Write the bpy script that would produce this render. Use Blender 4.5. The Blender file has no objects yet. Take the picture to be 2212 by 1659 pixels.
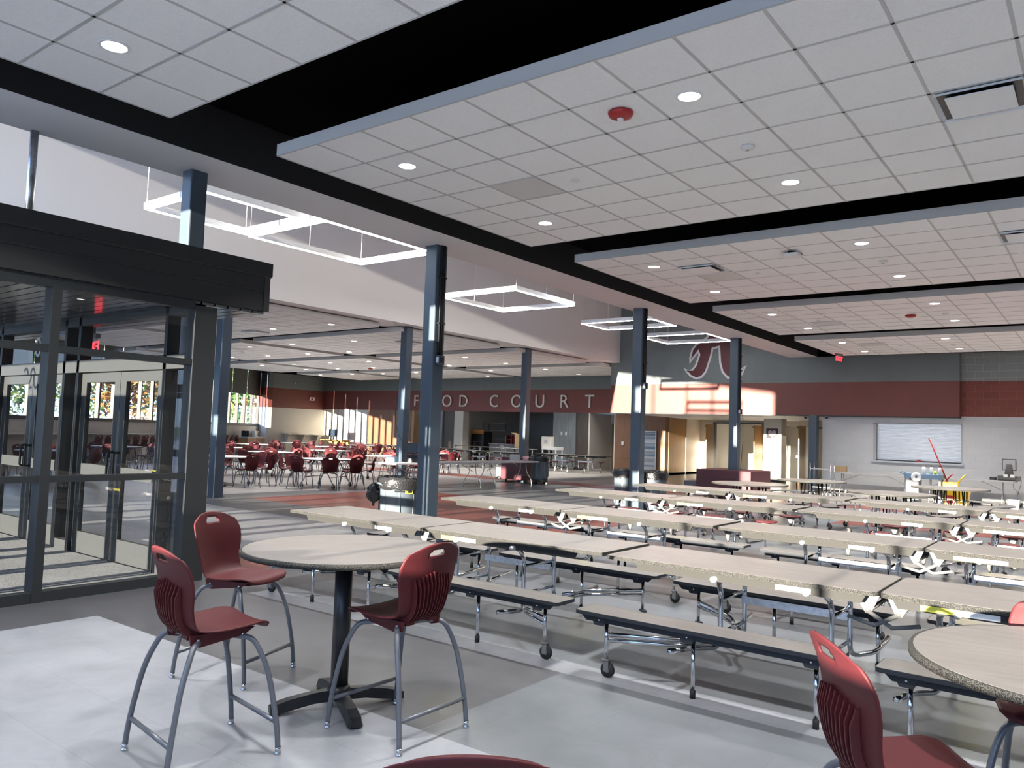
import bpy, bmesh, math, random
from mathutils import Vector, Matrix
R = random.Random(7)
S = bpy.context.scene
COL = S.collection
PI = math.pi

# ------------------------------------------------------------------ camera
YAW, PITCH, ROLL, FPX = -0.6517, 0.0619, 0.0342, 1696.4
fw = Vector((math.sin(YAW)*math.cos(PITCH), math.cos(YAW)*math.cos(PITCH), math.sin(PITCH)))
rt = Vector((math.cos(YAW), -math.sin(YAW), 0)); up = rt.cross(fw)
r2 = rt*math.cos(ROLL)+up*math.sin(ROLL); u2 = -rt*math.sin(ROLL)+up*math.cos(ROLL)
cam = bpy.data.cameras.new('camera'); co = bpy.data.objects.new('camera', cam); COL.objects.link(co)
co.matrix_world = Matrix(((r2.x, u2.x, -fw.x, 0), (r2.y, u2.y, -fw.y, 0), (r2.z, u2.z, -fw.z, 1.6), (0, 0, 0, 1)))
cam.sensor_width = 36; cam.lens = FPX/2212*36; cam.clip_start = .05; cam.clip_end = 500
S.camera = co
# ------------------------------------------------------------------ world, sun, exposure
w = bpy.data.worlds.new('sky'); S.world = w; w.use_nodes = True
n = w.node_tree; bg = n.nodes['Background']
tc = n.nodes.new('ShaderNodeTexCoord'); sp = n.nodes.new('ShaderNodeSeparateXYZ'); rp = n.nodes.new('ShaderNodeValToRGB')
n.links.new(tc.outputs['Generated'], sp.inputs[0]); n.links.new(sp.outputs['Z'], rp.inputs[0]); n.links.new(rp.outputs[0], bg.inputs[0])
rp.color_ramp.elements[0].position = 0.0; rp.color_ramp.elements[0].color = (.52, .73, 1, 1)
rp.color_ramp.elements[1].position = .6; rp.color_ramp.elements[1].color = (.26, .47, .95, 1)
bg.inputs[1].default_value = 3.6
SUN_TAN = .122; SUN_YAW = math.radians(-1.2)
sd = Vector((math.sin(SUN_YAW), math.cos(SUN_YAW), -SUN_TAN)).normalized()
sl = bpy.data.lights.new('sun', 'SUN'); so = bpy.data.objects.new('sun', sl); COL.objects.link(so)
so.rotation_euler = sd.to_track_quat('-Z', 'Y').to_euler(); sl.energy = 27; sl.angle = math.radians(.55); sl.color = (1, .90, .74)
S.view_settings.view_transform = 'Standard'; S.view_settings.look = 'None'; S.view_settings.gamma = 1
S.view_settings.use_curve_mapping = False; S.view_settings.exposure = 0.5
S.cycles.max_bounces = 10; S.cycles.diffuse_bounces = 5; S.cycles.glossy_bounces = 4; S.cycles.transparent_max_bounces = 16
S.cycles.caustics_reflective = False; S.cycles.caustics_refractive = False
S.cycles.sample_clamp_indirect = 10; S.cycles.use_denoising = True

# ------------------------------------------------------------------ materials
MATS = {}
def mat(name, col, rough=.5, metal=0., noise=0., nscale=6., emit=0., spec=.5, bump=0., bscale=200.):
    if name in MATS: return MATS[name]
    m = bpy.data.materials.new(name); m.use_nodes = True; t = m.node_tree; b = t.nodes['Principled BSDF']
    b.inputs['Base Color'].default_value = (*col, 1); b.inputs['Roughness'].default_value = rough
    b.inputs['Metallic'].default_value = metal; b.inputs['Specular IOR Level'].default_value = spec
    if emit:
        b.inputs['Emission Color'].default_value = (*col, 1); b.inputs['Emission Strength'].default_value = emit
    if noise or bump:
        tcn = t.nodes.new('ShaderNodeTexCoord')
    if noise:
        nz = t.nodes.new('ShaderNodeTexNoise'); nz.inputs['Scale'].default_value = nscale; nz.inputs['Detail'].default_value = 6
        t.links.new(tcn.outputs['Object'], nz.inputs['Vector'])
        cr = t.nodes.new('ShaderNodeValToRGB'); cr.color_ramp.elements[0].position = .3; cr.color_ramp.elements[1].position = .7
        cr.color_ramp.elements[0].color = (*[c*(1-noise) for c in col], 1); cr.color_ramp.elements[1].color = (*[min(1, c*(1+noise)) for c in col], 1)
        t.links.new(nz.outputs['Fac'], cr.inputs[0]); t.links.new(cr.outputs[0], b.inputs['Base Color'])
    if bump:
        nb = t.nodes.new('ShaderNodeTexNoise'); nb.inputs['Scale'].default_value = bscale
        t.links.new(tcn.outputs['Object'], nb.inputs['Vector'])
        bp = t.nodes.new('ShaderNodeBump'); bp.inputs['Strength'].default_value = bump; bp.inputs['Distance'].default_value = .01
        t.links.new(nb.outputs['Fac'], bp.inputs['Height']); t.links.new(bp.outputs[0], b.inputs['Normal'])
    MATS[name] = m; return m
def nodes(m): return m.node_tree, m.node_tree.nodes['Principled BSDF']

def floor_mat(name, col, rough=.32):
    m = mat(name, col, rough, 0, 0); t, b = nodes(m)
    tcn = t.nodes.new('ShaderNodeTexCoord')
    n1 = t.nodes.new('ShaderNodeTexNoise'); n1.inputs['Scale'].default_value = 3.2; n1.inputs['Detail'].default_value = 9; n1.inputs['Roughness'].default_value = .65; n1.inputs['Distortion'].default_value = .6
    t.links.new(tcn.outputs['Object'], n1.inputs['Vector'])
    cr = t.nodes.new('ShaderNodeValToRGB'); cr.color_ramp.elements[0].position = .33; cr.color_ramp.elements[1].position = .66
    cr.color_ramp.elements[0].color = (*[c*.86 for c in col], 1); cr.color_ramp.elements[1].color = (*[c*1.1 for c in col], 1)
    t.links.new(n1.outputs['Fac'], cr.inputs[0])
    br = t.nodes.new('ShaderNodeTexBrick'); br.inputs['Scale'].default_value = 1; br.inputs['Brick Width'].default_value = .9144; br.inputs['Row Height'].default_value = .4572
    br.inputs['Mortar Size'].default_value = .0016; br.inputs['Mortar Smooth'].default_value = .1; br.inputs['Color1'].default_value = (1, 1, 1, 1); br.inputs['Color2'].default_value = (.95, .95, .95, 1); br.inputs['Mortar'].default_value = (.72, .72, .72, 1)
    t.links.new(tcn.outputs['Object'], br.inputs['Vector'])
    mx = t.nodes.new('ShaderNodeMix'); mx.data_type = 'RGBA'; mx.blend_type = 'MULTIPLY'; mx.inputs[0].default_value = 1
    t.links.new(cr.outputs[0], mx.inputs[6]); t.links.new(br.outputs['Color'], mx.inputs[7]); t.links.new(mx.outputs[2], b.inputs['Base Color'])
    return m
def block_mat(name, col, var=.1, mort=.82, rough=.7):
    m = mat(name, col, rough, 0, 0); t, b = nodes(m)
    tcn = t.nodes.new('ShaderNodeTexCoord'); s1 = t.nodes.new('ShaderNodeSeparateXYZ'); cb = t.nodes.new('ShaderNodeCombineXYZ')
    t.links.new(tcn.outputs['Object'], s1.inputs[0]); ad = t.nodes.new('ShaderNodeMath'); ad.operation = 'ADD'
    t.links.new(s1.outputs['X'], ad.inputs[0]); t.links.new(s1.outputs['Y'], ad.inputs[1])
    t.links.new(ad.outputs[0], cb.inputs['X']); t.links.new(s1.outputs['Z'], cb.inputs['Y'])
    br = t.nodes.new('ShaderNodeTexBrick'); br.inputs['Scale'].default_value = 1; br.inputs['Brick Width'].default_value = .4064; br.inputs['Row Height'].default_value = .2032
    br.inputs['Mortar Size'].default_value = .006; br.inputs['Color1'].default_value = (*col, 1); br.inputs['Color2'].default_value = (*[c*(1-var) for c in col], 1); br.inputs['Mortar'].default_value = (*[min(1, c*mort+.03) for c in col], 1)
    t.links.new(cb.outputs[0], br.inputs['Vector']); t.links.new(br.outputs['Color'], b.inputs['Base Color'])
    bp = t.nodes.new('ShaderNodeBump'); bp.inputs['Strength'].default_value = .5; bp.inputs['Distance'].default_value = .008; bp.invert = True
    t.links.new(br.outputs['Fac'], bp.inputs['Height']); t.links.new(bp.outputs[0], b.inputs['Normal'])
    return m
def wood_mat(name, c1, c2, rough=.4, scale=(1., 14., 14.), dist=2.):
    m = mat(name, c1, rough, 0, 0); t, b = nodes(m)
    tcn = t.nodes.new('ShaderNodeTexCoord'); mp = t.nodes.new('ShaderNodeMapping'); mp.inputs['Scale'].default_value = scale
    t.links.new(tcn.outputs['Object'], mp.inputs[0])
    nz = t.nodes.new('ShaderNodeTexNoise'); nz.inputs['Scale'].default_value = 2.2; nz.inputs['Detail'].default_value = 8; nz.inputs['Distortion'].default_value = dist
    t.links.new(mp.outputs[0], nz.inputs['Vector'])
    cr = t.nodes.new('ShaderNodeValToRGB'); cr.color_ramp.elements[0].position = .3; cr.color_ramp.elements[1].position = .72
    cr.color_ramp.elements[0].color = (*c2, 1); cr.color_ramp.elements[1].color = (*c1, 1)
    t.links.new(nz.outputs['Fac'], cr.inputs[0]); t.links.new(cr.outputs[0], b.inputs['Base Color'])
    return m
def speck_mat(name, c1, c2, scale=260.):
    m = mat(name, c1, .45, 0, 0); t, b = nodes(m)
    tcn = t.nodes.new('ShaderNodeTexCoord'); nz = t.nodes.new('ShaderNodeTexNoise'); nz.inputs['Scale'].default_value = scale; nz.inputs['Detail'].default_value = 1
    t.links.new(tcn.outputs['Object'], nz.inputs['Vector'])
    cr = t.nodes.new('ShaderNodeValToRGB'); cr.color_ramp.elements[0].position = .42; cr.color_ramp.elements[1].position = .58
    cr.color_ramp.elements[0].color = (*c2, 1); cr.color_ramp.elements[1].color = (*c1, 1)
    t.links.new(nz.outputs['Fac'], cr.inputs[0]); t.links.new(cr.outputs[0], b.inputs['Base Color'])
    bp = t.nodes.new('ShaderNodeBump'); bp.inputs['Strength'].default_value = .6; bp.inputs['Distance'].default_value = .004
    t.links.new(nz.outputs['Fac'], bp.inputs['Height']); t.links.new(bp.outputs[0], b.inputs['Normal'])
    return m
def glass_mat(name, refl=.06, tint=(1, 1, 1)):
    m = bpy.data.materials.new(name); m.use_nodes = True; t = m.node_tree; t.nodes.clear()
    o = t.nodes.new('ShaderNodeOutputMaterial'); mx = t.nodes.new('ShaderNodeMixShader'); tr = t.nodes.new('ShaderNodeBsdfTransparent'); gl = t.nodes.new('ShaderNodeBsdfGlossy')
    lw = t.nodes.new('ShaderNodeLayerWeight'); lw.inputs[0].default_value = .35; mm = t.nodes.new('ShaderNodeMath'); mm.operation = 'MULTIPLY_ADD'; mm.inputs[1].default_value = .35; mm.inputs[2].default_value = refl
    gl.inputs['Roughness'].default_value = 0.0; tr.inputs[0].default_value = (*tint, 1)
    t.links.new(lw.outputs['Fresnel'], mm.inputs[0]); t.links.new(mm.outputs[0], mx.inputs[0]); t.links.new(tr.outputs[0], mx.inputs[1]); t.links.new(gl.outputs[0], mx.inputs[2]); t.links.new(mx.outputs[0], o.inputs[0])
    MATS[name] = m; return m

FL_LIGHT = floor_mat('vinyl_light_grey', (.265, .276, .302)); FL_MID = floor_mat('vinyl_mid_grey', (.128, .138, .152)); FL_DARK = floor_mat('vinyl_dark_grey', (.082, .082, .089))
FL_RED = floor_mat('vinyl_brick_red', (.15, .04, .031)); FL_BEIGE = floor_mat('vinyl_warm_grey', (.225, .215, .21))
CARPET = mat('entrance_carpet', (.17, .18, .19), .95, 0, .55, 90., bump=.6, bscale=300)
WHITE = mat('white_paint', (.78, .78, .79), .6); CREAM = mat('cream_paint', (.66, .63, .57), .6)
GREY = mat('grey_paint', (.18, .205, .21), .55, 0, .06, 2.); RED = mat('brick_red_paint', (.18, .052, .042), .5, 0, .05, 2.)
BLACK = mat('black_deck_paint', (.003, .003, .0035), 1., spec=.05); BLACKT = mat('black_trim', (.022, .023, .025), .5)
BW = block_mat('white_block', (.60, .60, .60), .05, .9, .32); BG = block_mat('grey_block', (.30, .32, .315), .12, 1.25); BR = block_mat('red_block', (.25, .072, .058), .16, 1.2); BC = block_mat('cream_block', (.62, .60, .56), .05, .9)
STEEL = mat('slate_painted_steel', (.058, .084, .115), .38, .0, .05, 3.); ALUM = mat('dark_aluminium', (.032, .035, .037), .4, 0, spec=.2)
CANOPY = mat('charcoal_metal_panel', (.026, .027, .028), .55, 0, spec=.25); PLANK = mat('grey_metal_plank', (.16, .17, .18), .18, .75)
GLASS = glass_mat('clear_glass', .05); GLASSW = glass_mat('window_glass', .02)
TILE = mat('white_ceiling_tile', (.90, .90, .89), .9, 0, .03, 60., bump=.25, bscale=120); TBAR = mat('grey_ceiling_grid', (.52, .52, .51), .5); FASCIA = mat('grey_ceiling_fascia', (.66, .66, .64), .5)
CHROME = mat('chrome_tube', (.68, .70, .73), .10, 1.); GALV = mat('galvanized_bar', (.58, .60, .64), .28, 1., .18, 30.); ZINC = mat('zinc_plate', (.17, .17, .17), .6, .1, spec=.2)
MAROON = mat('maroon_plastic', (.070, .0115, .0145), .5, 0, .04, 12., bump=.08, bscale=500, spec=.25); DARKHOLE = mat('shadowed_perforation', (.012, .006, .006), .8)
LEGGREY = mat('charcoal_powder_coat', (.115, .125, .145), .32, .2); BLK = mat('black_metal', (.016, .017, .019), .35, .1); RUB = mat('black_rubber', (.012, .012, .013), .6)
WOODTOP = wood_mat('grey_wood_laminate', (.175, .165, .158), (.115, .106, .10), .34, (1.2, 16, 16), 1.2); EDGE = speck_mat('speckled_edge_band', (.058, .058, .053), (.011, .011, .013)); BENCHEDGE = mat('dark_bench_edge', (.035, .038, .045), .4); APRON = mat('dark_apron_rail', (.032, .032, .031), .42, .1)
LAM = mat('grey_plastic_top', (.40, .40, .41), .5, 0, .04, 20.); GREYTUBE = mat('grey_steel_tube', (.52, .53, .54), .35, .5)
LIT = mat('downlight_lens', (1, .97, .93), .5, emit=14.); LINLIT = mat('pendant_diffuser', (.97, .98, 1), .5, emit=18.); ALWHITE = mat('white_aluminium', (.80, .82, .84), .4)
REDPL = mat('red_plastic', (.38, .02, .02), .4); WHITEPL = mat('white_plastic', (.78, .78, .76), .45); SIGNRED = mat('exit_sign_red', (1, .03, .04), .5, emit=3.5)
OAK = wood_mat('oak_veneer', (.46, .27, .11), (.36, .20, .075), .4, (9, 9, 1.), .6); BROWNW = wood_mat('brown_wood_panel', (.26, .135, .075), (.20, .10, .055), .45, (9, 9, .8), .5); GREYW = wood_mat('grey_wood_panel', (.27, .29, .30), (.17, .185, .195), .45, (10, 10, .6), .6); DARKW = wood_mat('dark_wood_panel', (.10, .085, .07), (.06, .05, .043), .5, (10, 10, .6), .6)
BLIND = mat('grey_roller_blind', (.10, .11, .10), .8); BINGREY = mat('grey_bin_plastic', (.10, .125, .15), .45); BAG = mat('black_bin_liner', (.02, .02, .022), .22, bump=1., bscale=40); YEL = mat('yellow_plastic', (.85, .55, .02), .4)
CARD = mat('cardboard', (.42, .28, .15), .8, 0, .08, 20.); SCREEN = mat('dark_screen', (.03, .045, .07), .15); BLUEG = mat('blue_grey_plastic', (.16, .25, .36), .5)
GRASS = mat('lawn_grass', (.10, .16, .04), .9, 0, .4, 3.); ASPH = mat('asphalt', (.16, .16, .165), .9, 0, .1, 8.); BARK = mat('tree_bark', (.10, .075, .055), .9, 0, .3, 8.)
LEAF1 = mat('green_leaves', (.10, .19, .035), .8, 0, .5, 3.); LEAF2 = mat('yellow_green_leaves', (.26, .27, .05), .8, 0, .45, 3.); LEAF3 = mat('autumn_leaves', (.30, .15, .04), .8, 0, .4, 3.)
LETTER = mat('off_white_letter', (.74, .73, .68), .5); LOGOW = mat('logo_white', (.75, .75, .77), .5); LOGOR = mat('logo_maroon', (.105, .02, .026), .5)
STICKW = mat('white_sticker', (.85, .85, .85), .4); STICKY = mat('yellow_sticker', (.85, .80, .08), .4); SHUT = mat('brushed_shutter', (.80, .82, .85), .35, .85)

for m_ in (EDGE, APRON, BENCHEDGE): nodes(m_)[1].inputs['Specular IOR Level'].default_value = .12; nodes(m_)[1].inputs['Roughness'].default_value = .6
# ------------------------------------------------------------------ mesh builder
class MB:
    def __init__(s): s.v = []; s.f = []; s.mi = []; s.sm = []; s.mats = []
    def slot(s, m):
        if m not in s.mats: s.mats.append(m)
        return s.mats.index(m)
    def add(s, vs, fs, m, smooth=False, M=None):
        o = len(s.v); k = s.slot(m)
        for p in vs:
            p = Vector(p); s.v.append(M @ p if M else p)
        for f in fs: s.f.append([i+o for i in f]); s.mi.append(k); s.sm.append(smooth)
        return s
    def box(s, x0, x1, y0, y1, z0, z1, m, M=None):
        vs = [(x, y, z) for z in (z0, z1) for y in (y0, y1) for x in (x0, x1)]
        return s.add(vs, [(0, 2, 3, 1), (4, 5, 7, 6), (0, 1, 5, 4), (2, 6, 7, 3), (0, 4, 6, 2), (1, 3, 7, 5)], m, False, M)
    def prism(s, poly, a0, a1, m, axis='z', M=None, smooth=False, cap=None):
        n_ = len(poly)
        def P(p, a): return (p[0], p[1], a) if axis == 'z' else ((p[0], a, p[1]) if axis == 'y' else (a, p[0], p[1]))
        vs = [P(p, a0) for p in poly]+[P(p, a1) for p in poly]
        s.add(vs, [(i, (i+1) % n_, n_+(i+1) % n_, n_+i) for i in range(n_)], m, smooth, M)
        o = len(s.v)-2*n_; k = s.slot(cap or m)
        s.f.append([o+i for i in reversed(range(n_))]); s.mi.append(s.slot(m)); s.sm.append(False)
        s.f.append([o+n_+i for i in range(n_)]); s.mi.append(k); s.sm.append(False)
        return s
    def lathe(s, prof, m, seg=24, M=None, smooth=True, caps=True):
        vs = []; fs = []
        for r, z in prof:
            for i in range(seg):
                a = 2*PI*i/seg; vs.append((r*math.cos(a), r*math.sin(a), z))
        for j in range(len(prof)-1):
            for i in range(seg):
                fs.append((j*seg+i, j*seg+(i+1) % seg, (j+1)*seg+(i+1) % seg, (j+1)*seg+i))
        if caps:
            fs.append(tuple(reversed(range(seg)))); fs.append(tuple((len(prof)-1)*seg+i for i in range(seg)))
        return s.add(vs, fs, m, smooth, M)
    def tube(s, pts, r, m, seg=8, closed=False, M=None):
        pts = [Vector(p) for p in pts]; n_ = len(pts); vs = []; fs = []
        rr = r if isinstance(r, (list, tuple)) else [r]*n_
        t0 = (pts[1]-pts[0]).normalized(); nrm = t0.orthogonal().normalized()
        for i, p in enumerate(pts):
            a = pts[i-1] if (i > 0 or closed) else p; b = pts[(i+1) % n_] if (i < n_-1 or closed) else p
            t = (b-a).normalized(); nrm = (nrm-t*nrm.dot(t)).normalized(); bn = t.cross(nrm)
            for k in range(seg):
                an = 2*PI*k/seg; vs.append(p+(nrm*math.cos(an)+bn*math.sin(an))*rr[i])
        for i in range(n_ if closed else n_-1):
            for k in range(seg):
                fs.append((i*seg+k, i*seg+(k+1) % seg, ((i+1) % n_)*seg+(k+1) % seg, ((i+1) % n_)*seg+k))
        if not closed: fs.append(tuple(reversed(range(seg)))); fs.append(tuple((n_-1)*seg+k for k in range(seg)))
        return s.add(vs, fs, m, True, M)
    def quad(s, a, b, c, d, m): return s.add([a, b, c, d], [(0, 1, 2, 3)], m)
    def mesh(s, name):
        me = bpy.data.meshes.new(name); me.from_pydata([tuple(p) for p in s.v], [], s.f)
        for m in s.mats: me.materials.append(m)
        me.polygons.foreach_set('material_index', s.mi); me.polygons.foreach_set('use_smooth', s.sm); me.update()
        return me
    def build(s, name, parent=None, loc=(0, 0, 0), rz=0.):
        o = bpy.data.objects.new(name, s.mesh(name)); COL.objects.link(o); o.location = loc; o.rotation_euler = (0, 0, rz)
        if parent: o.parent = parent
        return o
def bez(pts, rad=.05, nseg=5):
    pts = [Vector(p) for p in pts]; out = [pts[0]]
    for i in range(1, len(pts)-1):
        a, b, c = pts[i-1], pts[i], pts[i+1]
        d1 = (a-b); d2 = (c-b); k = min(rad, d1.length*.48, d2.length*.48)
        p0 = b+d1.normalized()*k; p2 = b+d2.normalized()*k
        for j in range(nseg+1):
            t = j/nseg; out.append(p0*(1-t)**2+b*2*t*(1-t)+p2*t*t)
    out.append(pts[-1]); return out
def crv(pts, nseg=5):
    # Catmull-Rom
    P = [Vector(p) for p in pts]; P = [P[0]*2-P[1]]+P+[P[-1]*2-P[-2]]; out = []
    for i in range(1, len(P)-2):
        for j in range(nseg):
            t = j/nseg; a, b, c, d = P[i-1:i+3]
            out.append(.5*((2*b)+(c-a)*t+(2*a-5*b+4*c-d)*t*t+(3*b-a-3*c+d)*t**3))
    out.append(P[-2]); return out
def rrect(hx, hy, r, n_=5):
    out = []
    for cx, cy, a0 in ((hx-r, hy-r, 0), (-hx+r, hy-r, PI/2), (-hx+r, -hy+r, PI), (hx-r, -hy+r, 1.5*PI)):
        for i in range(n_+1):
            a = a0+PI/2*i/n_; out.append((cx+r*math.cos(a), cy+r*math.sin(a)))
    return out
def circ(r, n_=32, cx=0, cy=0): return [(cx+r*math.cos(2*PI*i/n_), cy+r*math.sin(2*PI*i/n_)) for i in range(n_)]
def tag(o, label, cat, group=None, kind=None):
    o['label'] = label; o['category'] = cat
    if group: o['group'] = group
    if kind: o['kind'] = kind
    return o
def thing(name, label, cat, loc=(0, 0, 0), rz=0., group=None):
    o = bpy.data.objects.new(name, None); COL.objects.link(o); o.location = loc; o.rotation_euler = (0, 0, rz); o.empty_display_size = .1
    return tag(o, label, cat, group)
def dup(o, loc=None, rz=None, label=None, parent=None):
    c = o.copy(); COL.objects.link(c)
    if parent: c.parent = parent
    if loc is not None: c.location = loc
    if rz is not None: c.rotation_euler = (0, 0, rz)
    if label: c['label'] = label
    for ch in list(o.children): dup(ch, parent=c)
    return c
def struct(name, mb, loc=(0, 0, 0), rz=0.):
    o = mb.build(name, None, loc, rz); o['kind'] = 'structure'; return o
def text(body, name, m, size, parent=None, depth=.004, align='CENTER'):
    cu = bpy.data.curves.new(name, 'FONT'); cu.body = body; cu.size = size; cu.extrude = depth; cu.align_x = align; cu.align_y = 'CENTER'
    t_ = bpy.data.objects.new(name, cu); COL.objects.link(t_); dg = bpy.context.evaluated_depsgraph_get(); dg.update()
    me = bpy.data.meshes.new_from_object(t_.evaluated_get(dg)); bpy.data.objects.remove(t_); me.materials.clear(); me.materials.append(m)
    o = bpy.data.objects.new(name, me); COL.objects.link(o)
    if parent: o.parent = parent
    return o

# ------------------------------------------------------------------ floor and ground
f = MB()
f.quad((-42, .8, 0), (-15.85, .8, 0), (-15.85, 40, 0), (-42, 40, 0), FL_BEIGE)
f.quad((-15.85, .8, 0), (-7.35, .8, 0), (-7.35, 40, 0), (-15.85, 40, 0), FL_MID)
f.quad((-7.35, -3, 0), (9, -3, 0), (9, 40, 0), (-7.35, 40, 0), FL_MID)
def inlay(x0, x1, y0, y1, m, z=.0015): f.quad((x0, y0, z), (x1, y0, z), (x1, y1, z), (x0, y1, z), m)
inlay(-6.57, 9, -3, 3.16, FL_LIGHT); inlay(-7.35, -6.57, -3, 4.6, FL_DARK); inlay(-6.57, -2.95, 3.16, 4.53, FL_DARK)
inlay(-2.95, 9, 3.16, 4.53, FL_MID); inlay(-6.5, 9, 4.53, 4.78, FL_LIGHT)
inlay(-8.6, -6.5, 4.6, 5.3, FL_DARK); inlay(-8.6, -7.5, 5.3, 5.8, FL_RED); inlay(-7.5, -6.5, 5.3, 8.8, FL_DARK)
inlay(-15.85, -8.6, 4.6, 8.75, FL_LIGHT); inlay(-15.85, -7.0, 8.75, 10.15, FL_DARK)
inlay(-14.85, -7.0, 10.15, 15.0, FL_RED); inlay(-15.85, -14.85, 10.15, 26, FL_DARK)
inlay(-14.85, -8.0, 15.0, 21.0, FL_MID); inlay(-24, 0, 21.0, 22.2, FL_RED, .002); inlay(-14.85, 9, 22.2, 40, FL_BEIGE)
inlay(-7.0, 0, 14.1, 15.2, FL_RED); inlay(-4.5, 9, 16.6, 17.6, FL_RED)
struct('floor', f)
g = MB(); g.quad((-220, -120, -.25), (120, -120, -.25), (120, 160, -.25), (-220, 160, -.25), GRASS)
g.quad((-90, -90, -.2), (-52, -90, -.2), (-52, 90, -.2), (-90, 90, -.2), ASPH); g.quad((-70, -70, -.19), (30, -70, -.19), (30, 1.0, -.19), (-70, 1.0, -.19), mat('added_bounce_ground', (.72, .70, .67), .8, 0, .05, 4.)); struct('ground', g)  # pale slab added outside the facades to bounce light up to the ceiling

# ------------------------------------------------------------------ shell
def deck(x0, x1, y0, y1, z, m=BLACK):
    b = MB(); b.box(x0, x1, y0, y1, z, z+.2, m); return struct('ceiling', b)
deck(-7.8, 9, -3.2, 40, 4.95); b = MB(); b.prism([(-15.6, .6), (-15.6, 40), (-38.2, 40), (-38.2, 31.2), (-39.3, 27.3), (-21.6, .6)], 4.95, 5.15, BLACK); struct('ceiling', b)
deck(-16, -7.5, .6, 26.6, 8.4, WHITE); deck(-15.6, -7.8, 26.6, 40, 4.95)
b = MB(); b.box(-15.2, -7.45, 26.45, 39, 2.5, 2.6, WHITE); struct('ceiling', b)
# soffit beams along the tall hall
b = MB(); b.box(-8.45, -7.55, .8, 26.3, 4.4, 4.6, WHITE); b.box(-7.58, -7.545, .8, 26.3, 4.402, 4.95, BLACKT); struct('beam', b)
b = MB(); b.box(-8.45, -8.2, .8, 26.3, 4.6, 8.4, WHITE); struct('wall_right', b)
b = MB(); b.box(-15.9, -14.88, .8, 26.3, 4.4, 4.6, WHITE); b.box(-15.94, -15.9, .8, 31, 4.4, 4.95, BLACKT); struct('beam', b)
b = MB(); b.box(-15.2, -14.88, .8, 26.3, 4.6, 8.4, WHITE); struct('wall_left', b)
# upper furred wall with the logo
b = MB(); b.box(-15.25, -3.5, 26.25, 26.5, 2.5, 3.57, RED); b.box(-15.25, -3.5, 26.25, 26.5, 3.57, 8.4, GREY)
b.box(-7.7, -3.5, 26.24, 26.26, 4.4, 4.95, BLACK); struct('wall_back', b)
b = MB(); b.box(-15.25, -3.5, 26.24, 26.5, 2.47, 2.5, BLACKT); struct('trim_1', b)
# block wall on the right with serving shutter opening (X -5.9..-3.47, z 1.13..2.3)
b = MB()
for x0, x1, z0, z1 in ((-7.45, -5.9, 0, 2.53), (-3.47, 9, 0, 2.53), (-5.9, -3.47, 0, 1.13), (-5.9, -3.47, 2.3, 2.53)): b.box(x0, x1, 26.5, 26.8, z0, z1, BW)
b.box(-7.45, 9, 26.5, 26.8, 2.53, 3.57, BR); b.box(-7.45, 9, 26.5, 26.8, 3.57, 4.42, BG); b.box(-7.45, 9, 26.5, 26.8, 4.42, 4.95, BLACK)
b.box(-7.45, -7.2, 26.8, 39, 0, 2.5, CREAM); struct('wall_back', b)
b = MB(); b.box(-7.45, 9, 26.47, 26.5, 0, .1, BLACKT); struct('baseboard_back', b)
# food court wall
b = MB(); b.box(-37.9, -15.2, 31, 31.3, 2.63, 3.72, RED); b.box(-37.9, -15.2, 31, 31.3, 3.72, 4.55, GREY); b.box(-37.9, -15.2, 31, 31.3, 4.55, 4.95, BLACK)
b.box(-37.9, -36.6, 31, 31.3, 0, 2.63, CREAM); struct('wall_food_court', b)
def panel(name, x0, x1, y0, y1, z0, z1, m, base=True):
    b = MB(); b.box(x0, x1, y0, y1, z0, z1, m)
    if base: b.box(x0, x1, y0-.012, y1, 0, .1, BLACKT)
    return struct(name, b)
b = MB(); b.box(-36.6, -33.95, 31.0, 31.3, 0, 2.63, WHITE); b.box(-35.55, -35.5, 30.985, 31.0, 0, 2.3, LAM); b.box(-34.5, -34.45, 30.985, 31, 0, 2.3, BLACKT); b.box(-35.55, -34.45, 30.985, 31, 2.3, 2.34, BLACKT)
b.box(-36.62, -36.58, 30.985, 31, 0, 2.63, LAM); struct('wall_panel', b)
b = MB(); b.box(-33.95, -30.5, 30.98, 31.3, 0, 2.63, BROWNW); b.box(-32.2, -32.19, 30.975, 30.98, .1, 2.63, DARKW); struct('wall_panel', b)
panel('wall_panel', -30.5, -30.3, 31.0, 33.2, 0, 2.63, OAK)
panel('wall_panel', -30.3, -28.55, 33.2, 33.4, 0, 2.63, CREAM)
panel('wall_panel', -28.55, -28.16, 30.95, 31.3, 0, 2.63, GREYW); panel('wall_panel', -28.16, -27.3, 31.05, 31.3, 0, 2.63, DARKW); panel('wall_panel', -27.3, -26.7, 30.93, 31.4, 0, 2.63, CREAM)
panel('wall_panel', -21.06, -19.8, 30.95, 31.3, 0, 2.63, GREYW); panel('wall_panel', -19.8, -19.13, 31.0, 31.3, 0, 2.63, DARKW)
panel('wall_panel', -17.72, -15.24, 30.98, 31.3, 0, 2.63, BROWNW)
b = MB(); b.box(-17.72, -15.24, 30.97, 30.985, .62, .635, DARKW); struct('trim_2', b)
panel('wall_panel', -15.6, -15.22, 31.3, 33.0, 0, 2.5, OAK); panel('wall_panel', -15.5, -15.2, 33.0, 34.6, 0, 2.5, CREAM)
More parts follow.
